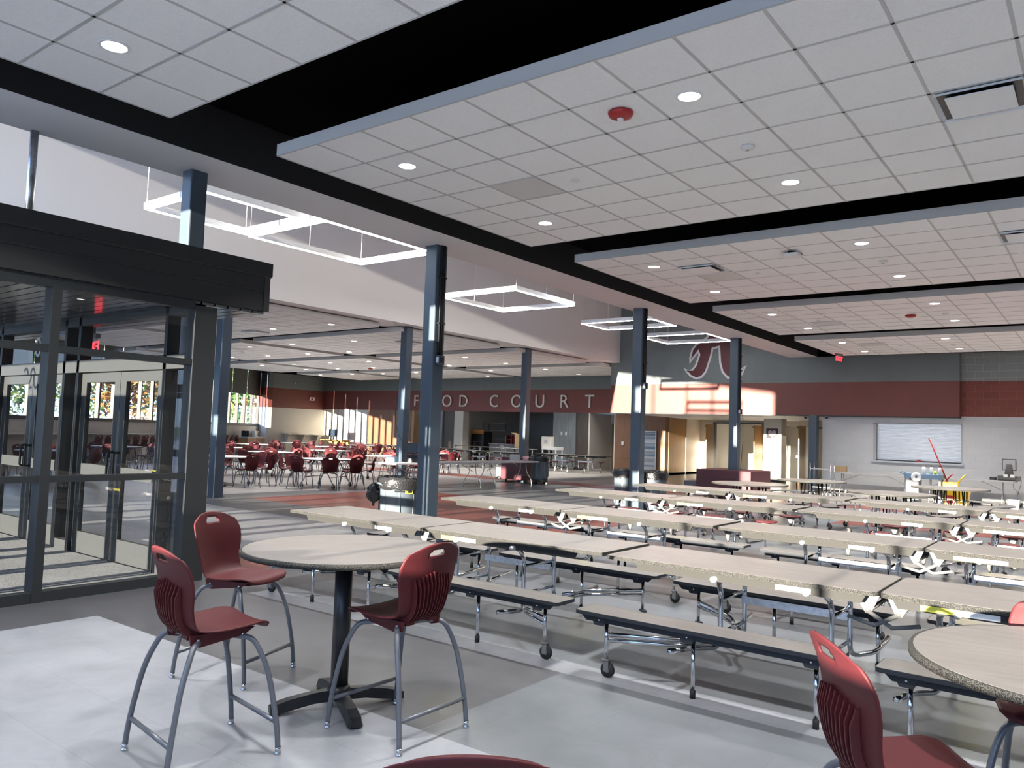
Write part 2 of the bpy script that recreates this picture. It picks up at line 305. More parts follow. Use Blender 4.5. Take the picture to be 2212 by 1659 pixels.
# door recess
b = MB(); b.box(-19.13, -19.05, 31.0, 33.1, 0, 2.63, CREAM); b.box(-17.78, -17.72, 31.0, 33.1, 0, 2.63, CREAM); b.box(-19.13, -17.72, 32.9, 33.1, 2.2, 2.63, CREAM); struct('wall_recess', b)
def hinge_door(name, x0, x1, y, h, m, handle='lever'):
    o = thing(name, 'x', 'door', ((x0+x1)/2, y, 0)); del o['label'], o['category']; o['kind'] = 'structure'
    w_ = (x1-x0)/2; fr = MB(); fr.box(-w_-.06, -w_, -.07, .07, 0, h+.06, LAM); fr.box(w_, w_+.06, -.07, .07, 0, h+.06, LAM); fr.box(-w_, w_, -.07, .07, h, h+.06, LAM); fr.build('door_frame', o)
    lf = MB(); lf.box(-w_, w_, -.022, .022, .01, h, m); L = lf.build('door_leaf', o)
    hd = MB(); hd.tube([(w_-.07, -.03, 1.0), (w_-.07, -.07, 1.0), (w_-.19, -.07, 1.0)], .01, CHROME, 6); hd.lathe([(.028, 0), (.028, .012)], CHROME, 12, Matrix.Translation((w_-.07, -.022, 1.0)) @ Matrix.Rotation(PI/2, 4, 'X')); hd.build('lever_handle', o)
    return o
hinge_door('door_1', -18.98, -17.86, 32.95, 2.14, OAK)
# serving opening kitchen
b = MB(); b.box(-27.2, -20.8, 37, 37.2, 0, 3.2, BW); b.box(-27.3, -27.1, 31.3, 37.2, 0, 3.2, CREAM); b.box(-21.0, -20.8, 31.3, 37.2, 0, 3.2, CREAM); struct('wall_kitchen', b)
b = MB(); b.box(-27.3, -20.8, 31.25, 37.2, 2.9, 3.0, GREY); struct('ceiling', b)
# corridor behind the opening under the logo wall
b = MB(); b.box(-15.3, -14.5, 34.5, 34.7, 0, 2.5, CREAM); b.box(-14.5, -12.2, 34.5, 34.7, 2.36, 2.5, CREAM); b.box(-12.2, -7.2, 34.5, 34.7, 2.3, 2.5, CREAM); b.box(-12.2, -11.2, 34.5, 34.7, 0, 2.5, CREAM); struct('wall_corridor', b)
b = MB(); b.box(-17, 9, 39, 39.2, 0, 4.95, CREAM); struct('wall_corridor', b)
b = MB(); b.box(-15.7, -15.2, 34.5, 39.2, 0, 2.6, CREAM); b.box(-11.3, -11.1, 34.7, 39.2, 0, 2.6, CREAM); struct('wall_corridor', b)
b = MB(); b.box(-10.97, -10.27, 31.0, 31.6, 0, 2.5, CREAM); b.box(-10.98, -10.26, 30.99, 31.6, 0, .1, BLACKT); struct('wall_pier', b)
b = MB(); b.box(-10.27, -9.6, 33.2, 33.4, 2.25, 2.5, CREAM); b.box(-9.6, -7.45, 33.2, 33.4, 2.25, 2.5, CREAM); struct('wall_corridor', b)
b = MB(); b.box(-9.7, -9.62, 33.15, 33.45, 0, 2.25, STEEL); b.box(-9.62, -7.5, 33.15, 33.45, 2.19, 2.25, STEEL); struct('trim_3', b)
b = MB(); b.box(-14.55, -14.48, 34.45, 34.72, 0, 2.4, STEEL); b.box(-12.28, -12.2, 34.45, 34.72, 0, 2.4, STEEL); b.box(-14.48, -12.28, 34.45, 34.72, 2.34, 2.4, STEEL); b.box(-13.42, -13.36, 34.45, 34.72, 0, 2.34, STEEL); struct('trim_4', b)
def open_door(name, x, y, rz, label_w=.92, h=2.28):
    o = thing(name, 'x', 'door', (x, y, 0), rz); del o['label'], o['category']; o['kind'] = 'structure'
    lf = MB(); lf.box(0, label_w, -.022, .022, .01, h, OAK); lf.build('door_leaf', o)
    pb = MB(); pb.box(.08, label_w-.06, -.10, -.06, 1.0, 1.06, ZINC); pb.box(.06, .2, -.12, -.02, .97, 1.09, ZINC); pb.box(label_w-.14, label_w-.04, -.12, -.02, .98, 1.08, ZINC); pb.build('panic_bar', o)
    cl = MB(); cl.box(label_w*.55, label_w-.05, -.09, -.02, h-.12, h-.04, ZINC); cl.build('door_closer', o)
open_door('door_2', -14.5, 34.42, math.radians(-88)); open_door('door_3', -12.24, 34.42, math.radians(-92)); open_door('door_4', -10.0, 33.15, math.radians(-88), .95)
# left wall and diagonal window wall
def seg_wall(name, p0, p1, rows, th=.25):
    d = Vector((p1[0]-p0[0], p1[1]-p0[1], 0)); L = d.length; b = MB()
    for s0, s1, z0, z1, m in rows: b.box(s0*L, s1*L, 0, th, z0, z1, m)
    return struct(name, b, (p0[0], p0[1], 0), math.atan2(d.y, d.x))
seg_wall('wall_left', (-37.85, 26.95), (-37.9, 31.0), [(0, 1, 0, 2.58, CREAM), (0, 1, 2.58, 3.7, RED), (0, 1, 3.7, 4.55, GREY), (0, 1, 4.55, 4.95, BLACK)])
seg_wall('wall_pilaster', (-39.25, 27.3), (-37.85, 26.95), [(0, 1, 0, 2.58, CREAM), (0, 1, 2.58, 3.7, RED), (0, 1, 3.7, 4.55, GREY), (0, 1, 4.55, 4.95, BLACK)])
WO = Vector((-39.1, 27.3, 0)); WD = Vector((.551, -.834, 0)).normalized(); WA = math.atan2(WD.y, WD.x); NB = 16; BAY = 1.95
b = MB(); b.box(0, NB*BAY+.4, -.25, 0, 0, 1.52, BC); b.box(-.1, NB*BAY+.4, -.27, .08, 1.5, 1.55, ALUM); b.box(0, NB*BAY+.4, -.25, 0, 4.72, 4.95, BLACK); struct('wall_window', b, WO, WA)
for i in range(NB):
    s0 = i*BAY+.05
    o = bpy.data.objects.new('window_%d' % (i+1), None); COL.objects.link(o); o.location = WO+WD*s0; o.rotation_euler = (0, 0, WA); o['kind'] = 'structure'
    fr = MB()
    for x0, x1 in ((0, .06), (BAY*.5-.03, BAY*.5+.03), (BAY-.06, BAY)): fr.box(x0, x1, -.16, -.02, 1.55, 4.72, ALUM)
    fr.box(.06, BAY-.06, -.16, -.02, 1.55, 1.62, ALUM); fr.box(.06, BAY-.06, -.16, -.02, 4.64, 4.72, ALUM); fr.build('window_frame', o)
    gl = MB(); gl.quad((.06, -.09, 1.62), (BAY-.06, -.09, 1.62), (BAY-.06, -.09, 4.64), (.06, -.09, 4.64), GLASSW); gl.build('window_pane', o)
    zb = 3.22 if i < 3 else 3.75 if i < 7 else (2.95 if i % 3 else 2.85)
    bl = thing('roller_blind', 'lowered dark grey roller blind on the slanted window wall, %s from the far corner' % ['first', 'second', 'third', 'fourth', 'fifth', 'sixth', 'seventh', 'eighth', 'ninth', 'tenth', 'eleventh', 'twelfth', 'thirteenth', 'fourteenth', 'fifteenth', 'sixteenth'][i], 'blind', WO+WD*s0, WA, 'roller blinds on the slanted window wall')
    c = MB(); c.box(.04, BAY-.04, .02, .024, zb+.03, 4.66, BLIND); c.build('blind_cloth', bl)
    c = MB(); c.box(.04, BAY-.04, .012, .032, zb, zb+.03, BLACKT); c.build('bottom_bar', bl)
    c = MB(); c.tube([(.04, .03, 4.68), (BAY-.04, .03, 4.68)], .035, BLACKT, 8); c.build('roller_tube', bl)

# ------------------------------------------------------------------ entrance facades (behind and beside the camera)
def curtain(name, x0, x1, y, zs, step, slope=None):
    b = MB(); k = int((x1-x0)/step)
    for i in range(k+1):
        x = x0+i*(x1-x0)/k; b.box(x-.035, x+.035, y-.08, y+.08, zs[0], zs[-1], ALUM)
    for z in zs: b.box(x0, x1, y-.07, y+.07, z-.04, z+.04, ALUM)
    o = struct(name, b); q = MB(); q.quad((x0, y, zs[0]), (x1, y, zs[0]), (x1, y, zs[-1]), (x0, y, zs[-1]), GLASSW); p = q.build('window_pane', o); p['kind'] = 'structure'
    return o
b = MB(); b.box(-7.35, 9, -3.2, -2.95, 0, 1.55, BC); b.box(-7.35, 9, -3.2, -2.95, 3.7, 4.95, BLACK); struct('wall_front', b)
curtain('window_20', -7.25, 8.75, -3.05, (1.55, 3.7), 2.0)
b = MB(); b.box(8.9, 9.1, -3.2, 40, 0, 2.53, GREY); b.box(8.9, 9.1, -3.2, 40, 2.53, 3.57, RED); b.box(8.9, 9.1, -3.2, 40, 3.57, 4.95, GREY); struct('wall_right', b)
# tall hall facade with sloping head
b = MB(); b.prism([(-15.9, 7.3), (-7.55, 6.2), (-7.55, 8.4), (-15.9, 8.4)], .7, .9, WHITE, 'y'); struct('wall_front', b)
b = MB()
for x in (-15.2, -12.9, -10.6, -8.3): b.box(x-.04, x+.04, .72, .88, 3.3, 7.6, ALUM)
for z in (3.35, 5.0): b.box(-15.9, -7.55, .74, .86, z-.04, z+.04, ALUM)
struct('window_22', b)
b = MB(); b.box(-22.5, -15.0, .7, .9, 0, 2.4, BC); b.box(-22.5, -15.0, .7, .9, 3.6, 4.95, BC); struct('wall_front', b)
curtain('window_29', -22.5, -15.2, .8, (2.4, 3.6), 1.8)
b = MB(); b.box(-7.45, -7.3, -3.1, .8, 0, 4.95, CREAM); struct('wall_left', b)

# ------------------------------------------------------------------ entrance vestibule
VX = -7.35
b = MB()
for y0, y1 in ((.8, .92), (2.97, 3.05), (4.32, 4.56)): b.box(VX-.16, VX, y0, y1, 0, 2.78, ALUM)
for z0, z1 in ((0, .09), (1.03, 1.085), (2.17, 2.23), (2.74, 2.82)): b.box(VX-.12, VX-.01, .92, 4.32, z0, z1, ALUM)
struct('window_23', b)
b = MB(); b.quad((VX-.07, .92, .09), (VX-.07, 4.32, .09), (VX-.07, 4.32, 2.76), (VX-.07, .92, 2.76), GLASS); o = b.build('window_pane'); o.name = 'window_24'; o['kind'] = 'structure'
o = thing('entrance_canopy', 'dark charcoal metal canopy boxed over the glass entrance vestibule', 'canopy', (0, 0, 0))
b = MB(); b.box(-15.5, VX+.02, .75, 5.15, 2.83, 3.2, CANOPY); b.box(-15.5, VX+.035, .75, 5.17, 3.2, 3.215, BLACKT); b.build('fascia_panel', o)
b = MB(); b.box(-15.5, VX+.04, .75, 5.18, 3.215, 3.36, CANOPY); b.box(VX+.015, VX+.03, .75, 5.16, 3.04, 3.05, BLACKT); b.box(VX+.015, VX+.032, 5.09, 5.16, 2.83, 3.2, BLACKT); b.build('cap_flashing', o)
b = MB()
y = .95
while y < 5.1: b.box(-15.4, VX-.02, y, y+.13, 2.80, 2.83, PLANK); y += .15
b.build('soffit_plank', o)
b = MB(); b.quad((-15, .9, .006), (VX-.15, .9, .006), (VX-.15, 4.40, .006), (-15, 4.40, .006), CARPET); o = b.build('entrance_mat'); tag(o, 'speckled grey entrance carpet inside the glass vestibule', 'carpet')
def glass_door(name, x0, x1, y, side, hinge_left):
    o = bpy.data.objects.new(name, None); COL.objects.link(o); o.location = (x0, y, 0); o['kind'] = 'structure'
    W_ = x1-x0; b = MB(); b.box(0, .13, -.025, .025, .01, 2.14, ALUM); b.box(W_-.13, W_, -.025, .025, .01, 2.14, ALUM); b.box(.13, W_-.13, -.025, .025, .01, .255, ALUM); b.box(.13, W_-.13, -.025, .025, 2.03, 2.14, ALUM); b.build('door_frame', o)
    b = MB(); b.box(.13, W_-.13, -.035, .03, .93, 1.06, ALUM); b.build('push_panel', o)
    b = MB(); b.quad((.13, 0, .255), (W_-.13, 0, .255), (W_-.13, 0, 2.03), (.13, 0, 2.03), GLASS); b.build('door_pane', o)
    hx = W_-.065 if hinge_left else .065; b = MB(); b.tube(bez([(hx, -.02, .95), (hx, -.09, .95), (hx, -.09, 1.22), (hx, -.02, 1.22)], .03), .014, BLK, 8); b.build('door_handle', o)
k = 5
for y, nm in ((4.45, 'inner'), (.85, 'outer')):
    for x0, x1, hl in ((-9.96, -9.01, 1), (-9.0, -8.05, 0), (-12.32, -11.37, 1), (-11.36, -10.41, 0), (-14.62, -13.67, 1), (-13.66, -12.71, 0)):
        dx = .075 if y < 2 else 0; glass_door('door_%d' % k, x0+dx, x1+dx, y, nm, hl); k += 1
    b = MB()
    for x0, x1 in [(p+(.075 if y < 2 else 0), q+(.075 if y < 2 else 0)) for p, q in ((-8.03, -7.5), (-10.40, -9.97), (-12.70, -12.33), (-15.0, -14.63))]:
        for xa in (x0, x1-.06): b.box(xa, xa+.06, y-.07, y+.07, 0, 2.8, ALUM)
        b.box(x0, x1, y-.06, y+.06, 0, .12, ALUM)
    for z0, z1 in ((2.15, 2.30), (2.72, 2.82)): b.box(-15, -7.5, y-.07, y+.07, z0, z1, ALUM)
    struct('door_frame', b)
    b = MB(); b.quad((-15, y, 2.3), (-7.5, y, 2.3), (-7.5, y, 2.72), (-15, y, 2.72), GLASS)
    for x0, x1 in ((-8.03, -7.5), (-10.40, -9.97), (-12.70, -12.33), (-15.0, -14.63)): b.quad((x0, y, .12), (x1, y, .12), (x1, y, 2.15), (x0, y, 2.15), GLASS)
    struct('window_%d' % (25 if y > 4 else 26), b)
t = text('20', 'address_number', LOGOW, .38); t.location = (-11.3, 4.47, 2.51); t.rotation_euler = (PI/2, 0, PI); tag(t, 'white building number on the glass above the inner entrance doors', 'number')
t = text('20', 'address_number', LOGOW, .40); t.location = (-11.3, .84, 2.52); t.rotation_euler = (PI/2, 0, 0); tag(t, 'white building number on the outer entrance glass, toward the outdoors', 'number')
def exit_sign(loc, rz, label):
    o = thing('exit_sign', label, 'exit sign', loc, rz)
    b = MB(); b.box(-.17, .17, -.03, .03, .21, .27, LEGGREY); b.box(-.03, .03, -.03, .03, .27, .38, LEGGREY); b.build('housing', o)
    b = MB(); b.box(-.165, .165, -.004, .004, 0, .21, glass_mat('edge_lit_acrylic', .1)); b.build('sign_plate', o)
    tx = text('EXIT', 'sign_lettering', SIGNRED, .19, o); tx.location = (0, -.006, .1); tx.rotation_euler = (PI/2, 0, 0); return o
e1 = exit_sign((-8.25, 4.75, 2.42), PI, 'red EXIT sign by the right entrance door, seen mirrored through the glass')
dup(e1, (-10.5, 4.75, 2.42), PI, 'red EXIT sign between the two pairs of entrance doors, partly hidden by a mullion')
dup(e1, (-6.35, 24.2, 4.0), math.radians(75), 'small red EXIT sign hung beside the ceiling edge near the far grey wall')
o = thing('dome_light', 'round white dome light under the vestibule ceiling', 'light', (-12.0, 3.6, 2.80)); b = MB(); b.lathe([(.15, 0), (.15, -.02), (.11, -.06), (.02, -.08)], WHITEPL, 20); b.build('dome', o)

# ------------------------------------------------------------------ steel columns
def column(x, y, z1, w_=.21, z0=0., conduit=True, box=1.85):
    o = bpy.data.objects.new('column', None); COL.objects.link(o); o.location = (x, y, 0); o['kind'] = 'structure'
    b = MB(); h = w_/2; b.prism(rrect(h, h, .02, 3), z0, z1, STEEL); b.box(-h-.02, h+.02, -h-.02, h+.02, z0, z0+.012, STEEL); b.build('post', o)
    if conduit:
        c = MB()
        for k_, yy in enumerate((-.05, -.01, .03)): c.tube([(h+.018, yy+.02, box), (h+.018, yy+.02, z1)], .012, BLK, 6)
        for z in (z1-.5, z1-1.2): c.box(h, h+.035, -.06, .09, z, z+.02, BLK)
        c.build('conduit', o)
        c = MB(); c.box(h, h+.07, -.06, .06, box-.14, box, STEEL); c.box(h+.07, h+.075, -.04, .04, box-.11, box-.03, BLK); c.box(h+.01, h+.06, -.066, -.06, box-.11, box-.03, ALWHITE); c.build('outlet_box', o)
    return o
column(-8.17, 4.70, 4.4, .2, 0, False); column(-8.17, 8.7, 4.4, .24, 0, True, 2.72); column(-8.15, 15.23, 4.4, .24, 0, True, 2.78); column(-8.17, 20.8, 4.4, .24, 0, True, 2.45)
column(-15.32, 15.26, 4.4, .24, 0, False); column(-15.35, 20.87, 4.4, .24, 0, False); column(-15.32, 9.7, 4.4, .24, 0, False); column(-7.68, 26.36, 2.5, .26, 0, False)
o = thing('vent_pipe', 'thin grey steel pipe rising from the canopy to the white soffit', 'pipe', (-8.39, 3.12, 3.36)); b = MB(); b.tube([(0, 0, 0), (0, 0, 1.04)], .038, GALV, 10); b.build('pipe', o)
b = MB(); b.tube([(0, 0, 0), (0, 0, 1.04)], .032, GALV, 10)

# ------------------------------------------------------------------ ceiling clouds
TL = .6096
def cloud(x0, x1, y0, y1, z=4.26, ox=None, th=.115):
    b = MB(); b.box(x0, x1, y0, y1, z, z+th, FASCIA); b.quad((x0+.012, y0+.012, z-.001), (x0+.012, y1-.012, z-.001), (x1-.012, y1-.012, z-.001), (x1-.012, y0+.012, z-.001), TILE)
    hb = .012; x = (ox if ox is not None else x0)+TL
    while x < x1-.05:
        b.box(x-hb, x+hb, y0, y1, z-.004, z-.0005, TBAR); x += TL
    ny = round((y1-y0)/TL)
    for j in range(1, ny):
        y = y0+(y1-y0)*j/ny; b.box(x0, x1, y-hb, y+hb, z-.004, z-.0005, TBAR)
    for a in (x0, x1-.014): b.box(a, a+.014, y0, y1, z-.005, z, TBAR)
    for a in (y0, y1-.014): b.box(x0, x1, a, a+.014, z-.005, z, TBAR)
    return struct('ceiling_panel', b)
XR = 5.65
for y0, y1 in ((-.75, 3.5), (4.61, 8.92), (10.07, 14.26), (15.38, 19.5), (20.7, 24.8)): cloud(-6.55, XR, y0, y1)
for x0, x1 in ((-22.05, -15.32), (-28.85, -22.72), (-33.6, -29.5)):
    for y0, y1 in ((4.6, 8.9), (10.0, 14.22), (15.0, 19.4), (20.35, 24.55), (25.6, 29.9)):
        if x0 < -29 and y0 < 10 or x0 < -29 and y0 < 15: continue
        cloud(x0, x1, y0, y1)
# downlights
def ordinal(i): return ['first', 'second', 'third', 'fourth', 'fifth', 'sixth', 'seventh', 'eighth', 'ninth', 'tenth', 'eleventh', 'twelfth', 'thirteenth'][i]
dl = thing('downlight', 'round recessed downlight in the nearest ceiling panel, upper left corner of the view', 'downlight', (-5.64, 2.57, 4.26), 0, 'recessed ceiling downlights')
b = MB(); b.lathe([(.108, -.006), (.108, 0), (.085, .012), (.082, .03)], ALWHITE, 28, None, True, False); b.lathe([(.108, -.006), (.086, -.0062)], ALWHITE, 28, None, True, False); b.build('trim_ring', dl)
b = MB(); b.lathe([(.083, -.004), (.083, .004)], LIT, 28); b.build('lens', dl)
def lamp(x, y, e):
    L = bpy.data.lights.new('downlight_glow', 'AREA'); L.shape = 'DISK'; L.size = .16; L.energy = e; L.color = (1, .97, .93); L.spread = math.radians(110)
    lo = bpy.data.objects.new('downlight_glow', L); COL.objects.link(lo); lo.location = (x, y, 4.245)
DLE = 56
lamp(-5.64, 2.57, DLE)
pan = ['second', 'third', 'fourth', 'fifth']
for k, rows in enumerate((((-5.64, 5.52), (-2.58, 5.53), (-5.66, 8.0), (-2.58, 7.97)), ((-5.64, 10.94), (-2.59, 10.91), (-5.64, 13.33), (-2.6, 13.33)), ((-5.61, 16.26), (-2.57, 16.2), (-5.57, 18.58), (-2.56, 18.55)), ((-5.58, 21.56), (-3.18, 21.56), (-5.55, 23.82), (-3.19, 23.9)))):
    for q, (x, y) in enumerate(rows):
        dup(dl, (x, y, 4.26), 0, 'recessed downlight in the %s ceiling panel from the camera, %s row, %s side' % (pan[k], ('front', 'rear')[q//2], ('column', 'middle')[q % 2])); lamp(x, y, DLE)
LL = [(-16.2, 11.0), (-16.15, 13.31), (-18.54, 13.24), (-21.45, 16.1), (-18.58, 16.24), (-21.44, 18.52), (-23.71, 16.04), (-23.64, 18.45), (-26.03, 18.42), (-28.21, 18.27), (-28.31, 21.39), (-25.95, 21.43), (-23.63, 21.47), (-30.49, 21.3), (-30.31, 23.58), (-28.19, 23.72), (-25.89, 23.78), (-32.7, 26.39), (-30.29, 26.45), (-28.22, 26.59), (-18.5, 21.4), (-18.5, 23.8), (-21.4, 21.4), (-21.4, 23.8), (-25.9, 26.5), (-21.4, 26.5), (-18.5, 26.5), (-23.6, 29.0), (-18.5, 29.0)]
for i, (x, y) in enumerate(LL):
    band = lambda a: 0 if a[1] < 14.5 else 1 if a[1] < 20 else 2 if a[1] < 25 else 3
    mem = sorted([a for a in LL if band(a) == band((x, y))], key=lambda a: (-a[0], a[1]))
    dup(dl, (x, y, 4.26), 0, 'recessed downlight over the far dining area, %s panel row, %s from the white beam' % (('first', 'second', 'third', 'last')[band((x, y))], ordinal(mem.index((x, y)))))
    lamp(x, y, DLE)
for x in (.46, 3.5):  # out-of-view lamps with fixtures, added so floor bounce brightens the ceiling
    for y in (2.57, 5.52, 8.0, 10.92, 13.33, 16.2, 18.56, 21.56, 23.85):
        dup(dl, (x, y, 4.26), 0, 'added unseen downlight over the right part of the hall, for more bounce light'); lamp(x, y, DLE)
for x, y in ((-2.58, 2.57), (-5.64, .15), (-2.58, .15), (.46, .15)):  # more unseen lamps added here to lift the dark near ceiling
    dup(dl, (x, y, 4.26), 0, 'added unseen downlight in the nearest ceiling panel, to brighten the near ceiling'); lamp(x, y, DLE*.6)
# alarms, detectors, grilles
fa = thing('fire_alarm', 'red ceiling fire strobe marked FIRE on the second ceiling panel', 'fire alarm', (-3.17, 5.5, 4.255), 0, 'red ceiling fire strobes')
b = MB(); b.lathe([(.10, 0), (.105, -.012), (.095, -.035), (.06, -.05), (.03, -.054)], REDPL, 28); b.build('housing', fa)
b = MB(); b.lathe([(.028, -.052), (.026, -.066), (.012, -.076)], WHITEPL, 14); b.build('strobe_lens', fa)
tx = text('FIRE', 'alarm_lettering', WHITEPL, .034, fa, .001); tx.location = (.025, .075, -.0475); tx.rotation_euler = (PI+.62, 0, 0)
dup(fa, (-3.19, 17.42, 4.255), 0, 'red ceiling fire strobe on the fourth ceiling panel'); dup(fa, (-26.3, 24.0, 4.255), 0, 'red ceiling fire strobe over the middle of the far dining area'); dup(fa, (-19.6, 21.0, 4.255), 0, 'red ceiling fire strobe over the far dining area above the lettered wall')
sm = thing('smoke_detector', 'white smoke detector on the second ceiling panel', 'smoke detector', (-2.58, 6.77, 4.255), 0, 'white ceiling smoke detectors')
b = MB(); b.lathe([(.062, 0), (.064, -.01), (.05, -.03), (.02, -.034)], WHITEPL, 20); b.build('housing', sm); b = MB(); b.lathe([(.014, -.03), (.012, -.042)], LAM, 10); b.build('sensor', sm)
for x, y, t_ in ((-2.58, 12.11, 'third'), (-2.57, 17.45, 'fourth'), (-3.17, 22.8, 'fifth')): dup(sm, (x, y, 4.255), 0, 'white smoke detector on the %s ceiling panel' % t_)
dup(sm, (-20.0, 12.6, 4.255), 0, 'white smoke detector over the far dining area, nearest to the canopy'); dup(sm, (-25.6, 17.0, 4.255), 0, 'white smoke detector over the far dining area by the window side'); dup(sm, (-17.3, 17.6, 4.255), 0, 'white smoke detector over the far dining area just past the second column')
dc = thing('ceiling_disc', 'flat white sprinkler cover disc on the second ceiling panel', 'sprinkler cover', (-4.43, 6.78, 4.255), 0, 'flat sprinkler cover discs'); b = MB(); b.lathe([(.045, 0), (.045, -.006), (.04, -.008)], WHITEPL, 20); b.build('cover_plate', dc)
for x, y, t_ in ((-4.42, 12.13, 'third'), (-4.99, 17.4, 'fourth'), (-4.4, 22.7, 'fifth')): dup(dc, (x, y, 4.255), 0, 'flat white sprinkler cover disc on the %s ceiling panel' % t_)
ap = thing('wifi_access_point', 'white wireless access point with cable under the third ceiling panel', 'access point', (-3.51, 10.94, 4.25)); b = MB(); b.prism(rrect(.11, .11, .03), -.075, -.03, WHITEPL); b.build('housing', ap); b = MB(); b.lathe([(.07, -.03), (.05, .01)], BLK, 14); b.tube(crv([(.02, .05, 0), (.1, .12, -.02), (.12, .02, -.03), (.05, .0, -.02)]), .006, BLK, 6); b.build('mount', ap)
gr = thing('ceiling_grille', 'square grey perforated grille set in the second ceiling panel', 'grille', (-5.02, 6.74, 4.2545), 0, 'grey ceiling grilles'); b = MB(); b.box(-.29, .29, -.29, .29, -.003, .002, FASCIA); b.build('grille_face', gr); b = MB(); b.lathe([(.432, -.005), (.432, .002), (.41, .002), (.41, -.005), (.432, -.005)], TBAR, 4, Matrix.Rotation(PI/4, 4, 'Z'), False, False); b.build('grille_frame', gr)
for x, y, t_ in ((-5.01, 12.1, 'in the third ceiling panel beside the diffuser'), (-4.94, 17.95, 'in the fourth ceiling panel'), (-4.96, 22.2, 'in the fifth ceiling panel'), (-17.2, 11.6, 'over the far dining area nearest the white beam'), (-24.9, 16.3, 'over the far dining area on its window side'), (-19.8, 18.8, 'over the far dining area behind the slim column'), (-24.6, 21.6, 'over the middle of the far dining area'), (-22.0, 23.6, 'over the far dining area toward the lettered wall')): dup(gr, (x, y, 4.2545), 0, 'square grey perforated grille '+t_)
df = thing('air_diffuser', 'square plaque air diffuser at the right edge of the second ceiling panel', 'air diffuser', (-.75, 6.75, 4.2545), 0, 'plaque air diffusers')
b = MB(); b.lathe([(.42, -.03), (.39, -.004)], ALWHITE, 4, Matrix.Rotation(PI/4, 4, 'Z'), False, False); b.box(-.275, .275, -.275, .275, -.006, -.002, BLK); b.build('rim', df); b = MB(); b.box(-.22, .22, -.22, .22, -.034, -.026, ALWHITE); b.box(-.02, .02, -.02, .02, -.026, -.004, ALWHITE); b.build('plaque', df)
dup(df, (-.78, 11.4, 4.2545), 0, 'square plaque air diffuser at the right edge of the third ceiling panel'); dup(df, (-5.04, 11.4, 4.2545), 0, 'square plaque air diffuser in the third ceiling panel, beside a grey grille'); dup(df, (-17.0, 17.0, 4.2545), 0, 'square plaque air diffuser glowing warm over the far dining area'); dup(df, (-19.6, 13.4, 4.2545), 0, 'square plaque air diffuser over the far dining area near the canopy')

# ------------------------------------------------------------------ pendants
def pendant(x0, x1, y0, y1, z, label, drop=3.55):
    o = thing('ring_pendant', label, 'pendant light', (x0, y0, z), 0, 'rectangular linear pendant lights'); a, c = x1-x0, y1-y0; t_ = .07
    b = MB(); b.box(0, a, 0, t_, .012, .11, ALWHITE); b.box(0, a, c-t_, c, .012, .11, ALWHITE); b.box(0, t_, t_, c-t_, .012, .11, ALWHITE); b.box(a-t_, a, t_, c-t_, .012, .11, ALWHITE); b.build('frame', o)
    b = MB(); b.box(.006, a-.006, .006, t_-.006, 0, .014, LINLIT); b.box(.006, a-.006, c-t_+.006, c-.006, 0, .014, LINLIT); b.box(.006, t_-.006, t_, c-t_, 0, .014, LINLIT); b.box(a-t_+.006, a-.006, t_, c-t_, 0, .014, LINLIT); b.build('diffuser', o)
    for px, py in ((.03, .03), (a-.03, .03), (.03, c-.03), (a-.03, c-.03), (.03, c/2), (a-.03, c/2)): b = MB(); b.tube([(px, py, .1), (px, py, drop)], .006, ALWHITE, 5); b.build('suspension_wire', o)
PZ = 4.82
pendant(-11.75, -10.05, 5.95, 7.75, PZ, 'rectangular ring pendant nearest the entrance, above the canopy end'); pendant(-11.75, -9.7, 7.78, 10.35, PZ-.02, 'rectangular ring pendant just left of the nearest full column')
pendant(-12.95, -10.65, 14.0, 16.45, PZ, 'bright rectangular ring pendant in the middle of the tall hall'); pendant(-10.55, -8.9, 15.4, 17.9, PZ+.28, 'rectangular ring pendant tucked high behind the middle one'); pendant(-12.2, -9.9, 19.2, 20.7, PZ, 'dim rectangular ring pendant left of the third column'); pendant(-12.1, -9.75, 22.5, 24.6, PZ, 'dim rectangular ring pendant in front of the maroon logo')

# ------------------------------------------------------------------ wall lettering and logo
for ch, x in zip('FOODCOURT', (-30.15, -29.03, -27.9, -26.76, -24.72, -23.3, -21.89, -20.49, -19.08)):
    t = text(ch, 'sign_letter', LETTER, .88, None, .02); t.location = (x, 30.96, 3.13); t.rotation_euler = (PI/2, 0, 0)
    tag(t, {'F': 'white letter F starting the FOOD COURT sign', 'D': 'white letter D ending FOOD', 'C': 'white letter C starting COURT', 'U': 'white letter U of COURT on the red band', 'R': 'white letter R of COURT on the red band', 'T': 'white letter T ending the FOOD COURT sign'}.get(ch, {-29.03: 'first white letter O of FOOD, behind the near column', -27.9: 'second white letter O of FOOD', -23.3: 'white letter O of COURT beside the slim column'}.get(x, 'x')), 'letter', 'letters of the FOOD COURT sign')
logo = thing('wall_logo', 'large maroon letter A logo with white outline on the grey wall', 'logo', (-11.1, 26.24, 0))
Ao = [(-1.15, 4.15), (-.95, 4.06), (-.82, 4.1), (-.7, 4.25), (-.58, 4.6), (-.6, 4.66), (-.8, 4.42), (-.92, 4.26), (-.93, 4.5), (-.85, 4.82), (-.68, 5.02), (-.42, 5.14), (-.28, 5.25), (.1, 6.6), (.75, 6.6), (.72, 5.3), (.95, 5.12), (.7, 5.0), (.72, 4.6), (.85, 4.2), (1.0, 4.08), (1.2, 4.2), (1.05, 3.86), (.8, 3.72), (.5, 3.74), (.3, 3.95), (.2, 4.3), (.16, 4.82), (-.02, 4.78), (-.08, 4.5), (-.25, 3.98), (-.42, 3.78), (-.65, 3.72), (-.88, 3.82), (-1.05, 4.0)]
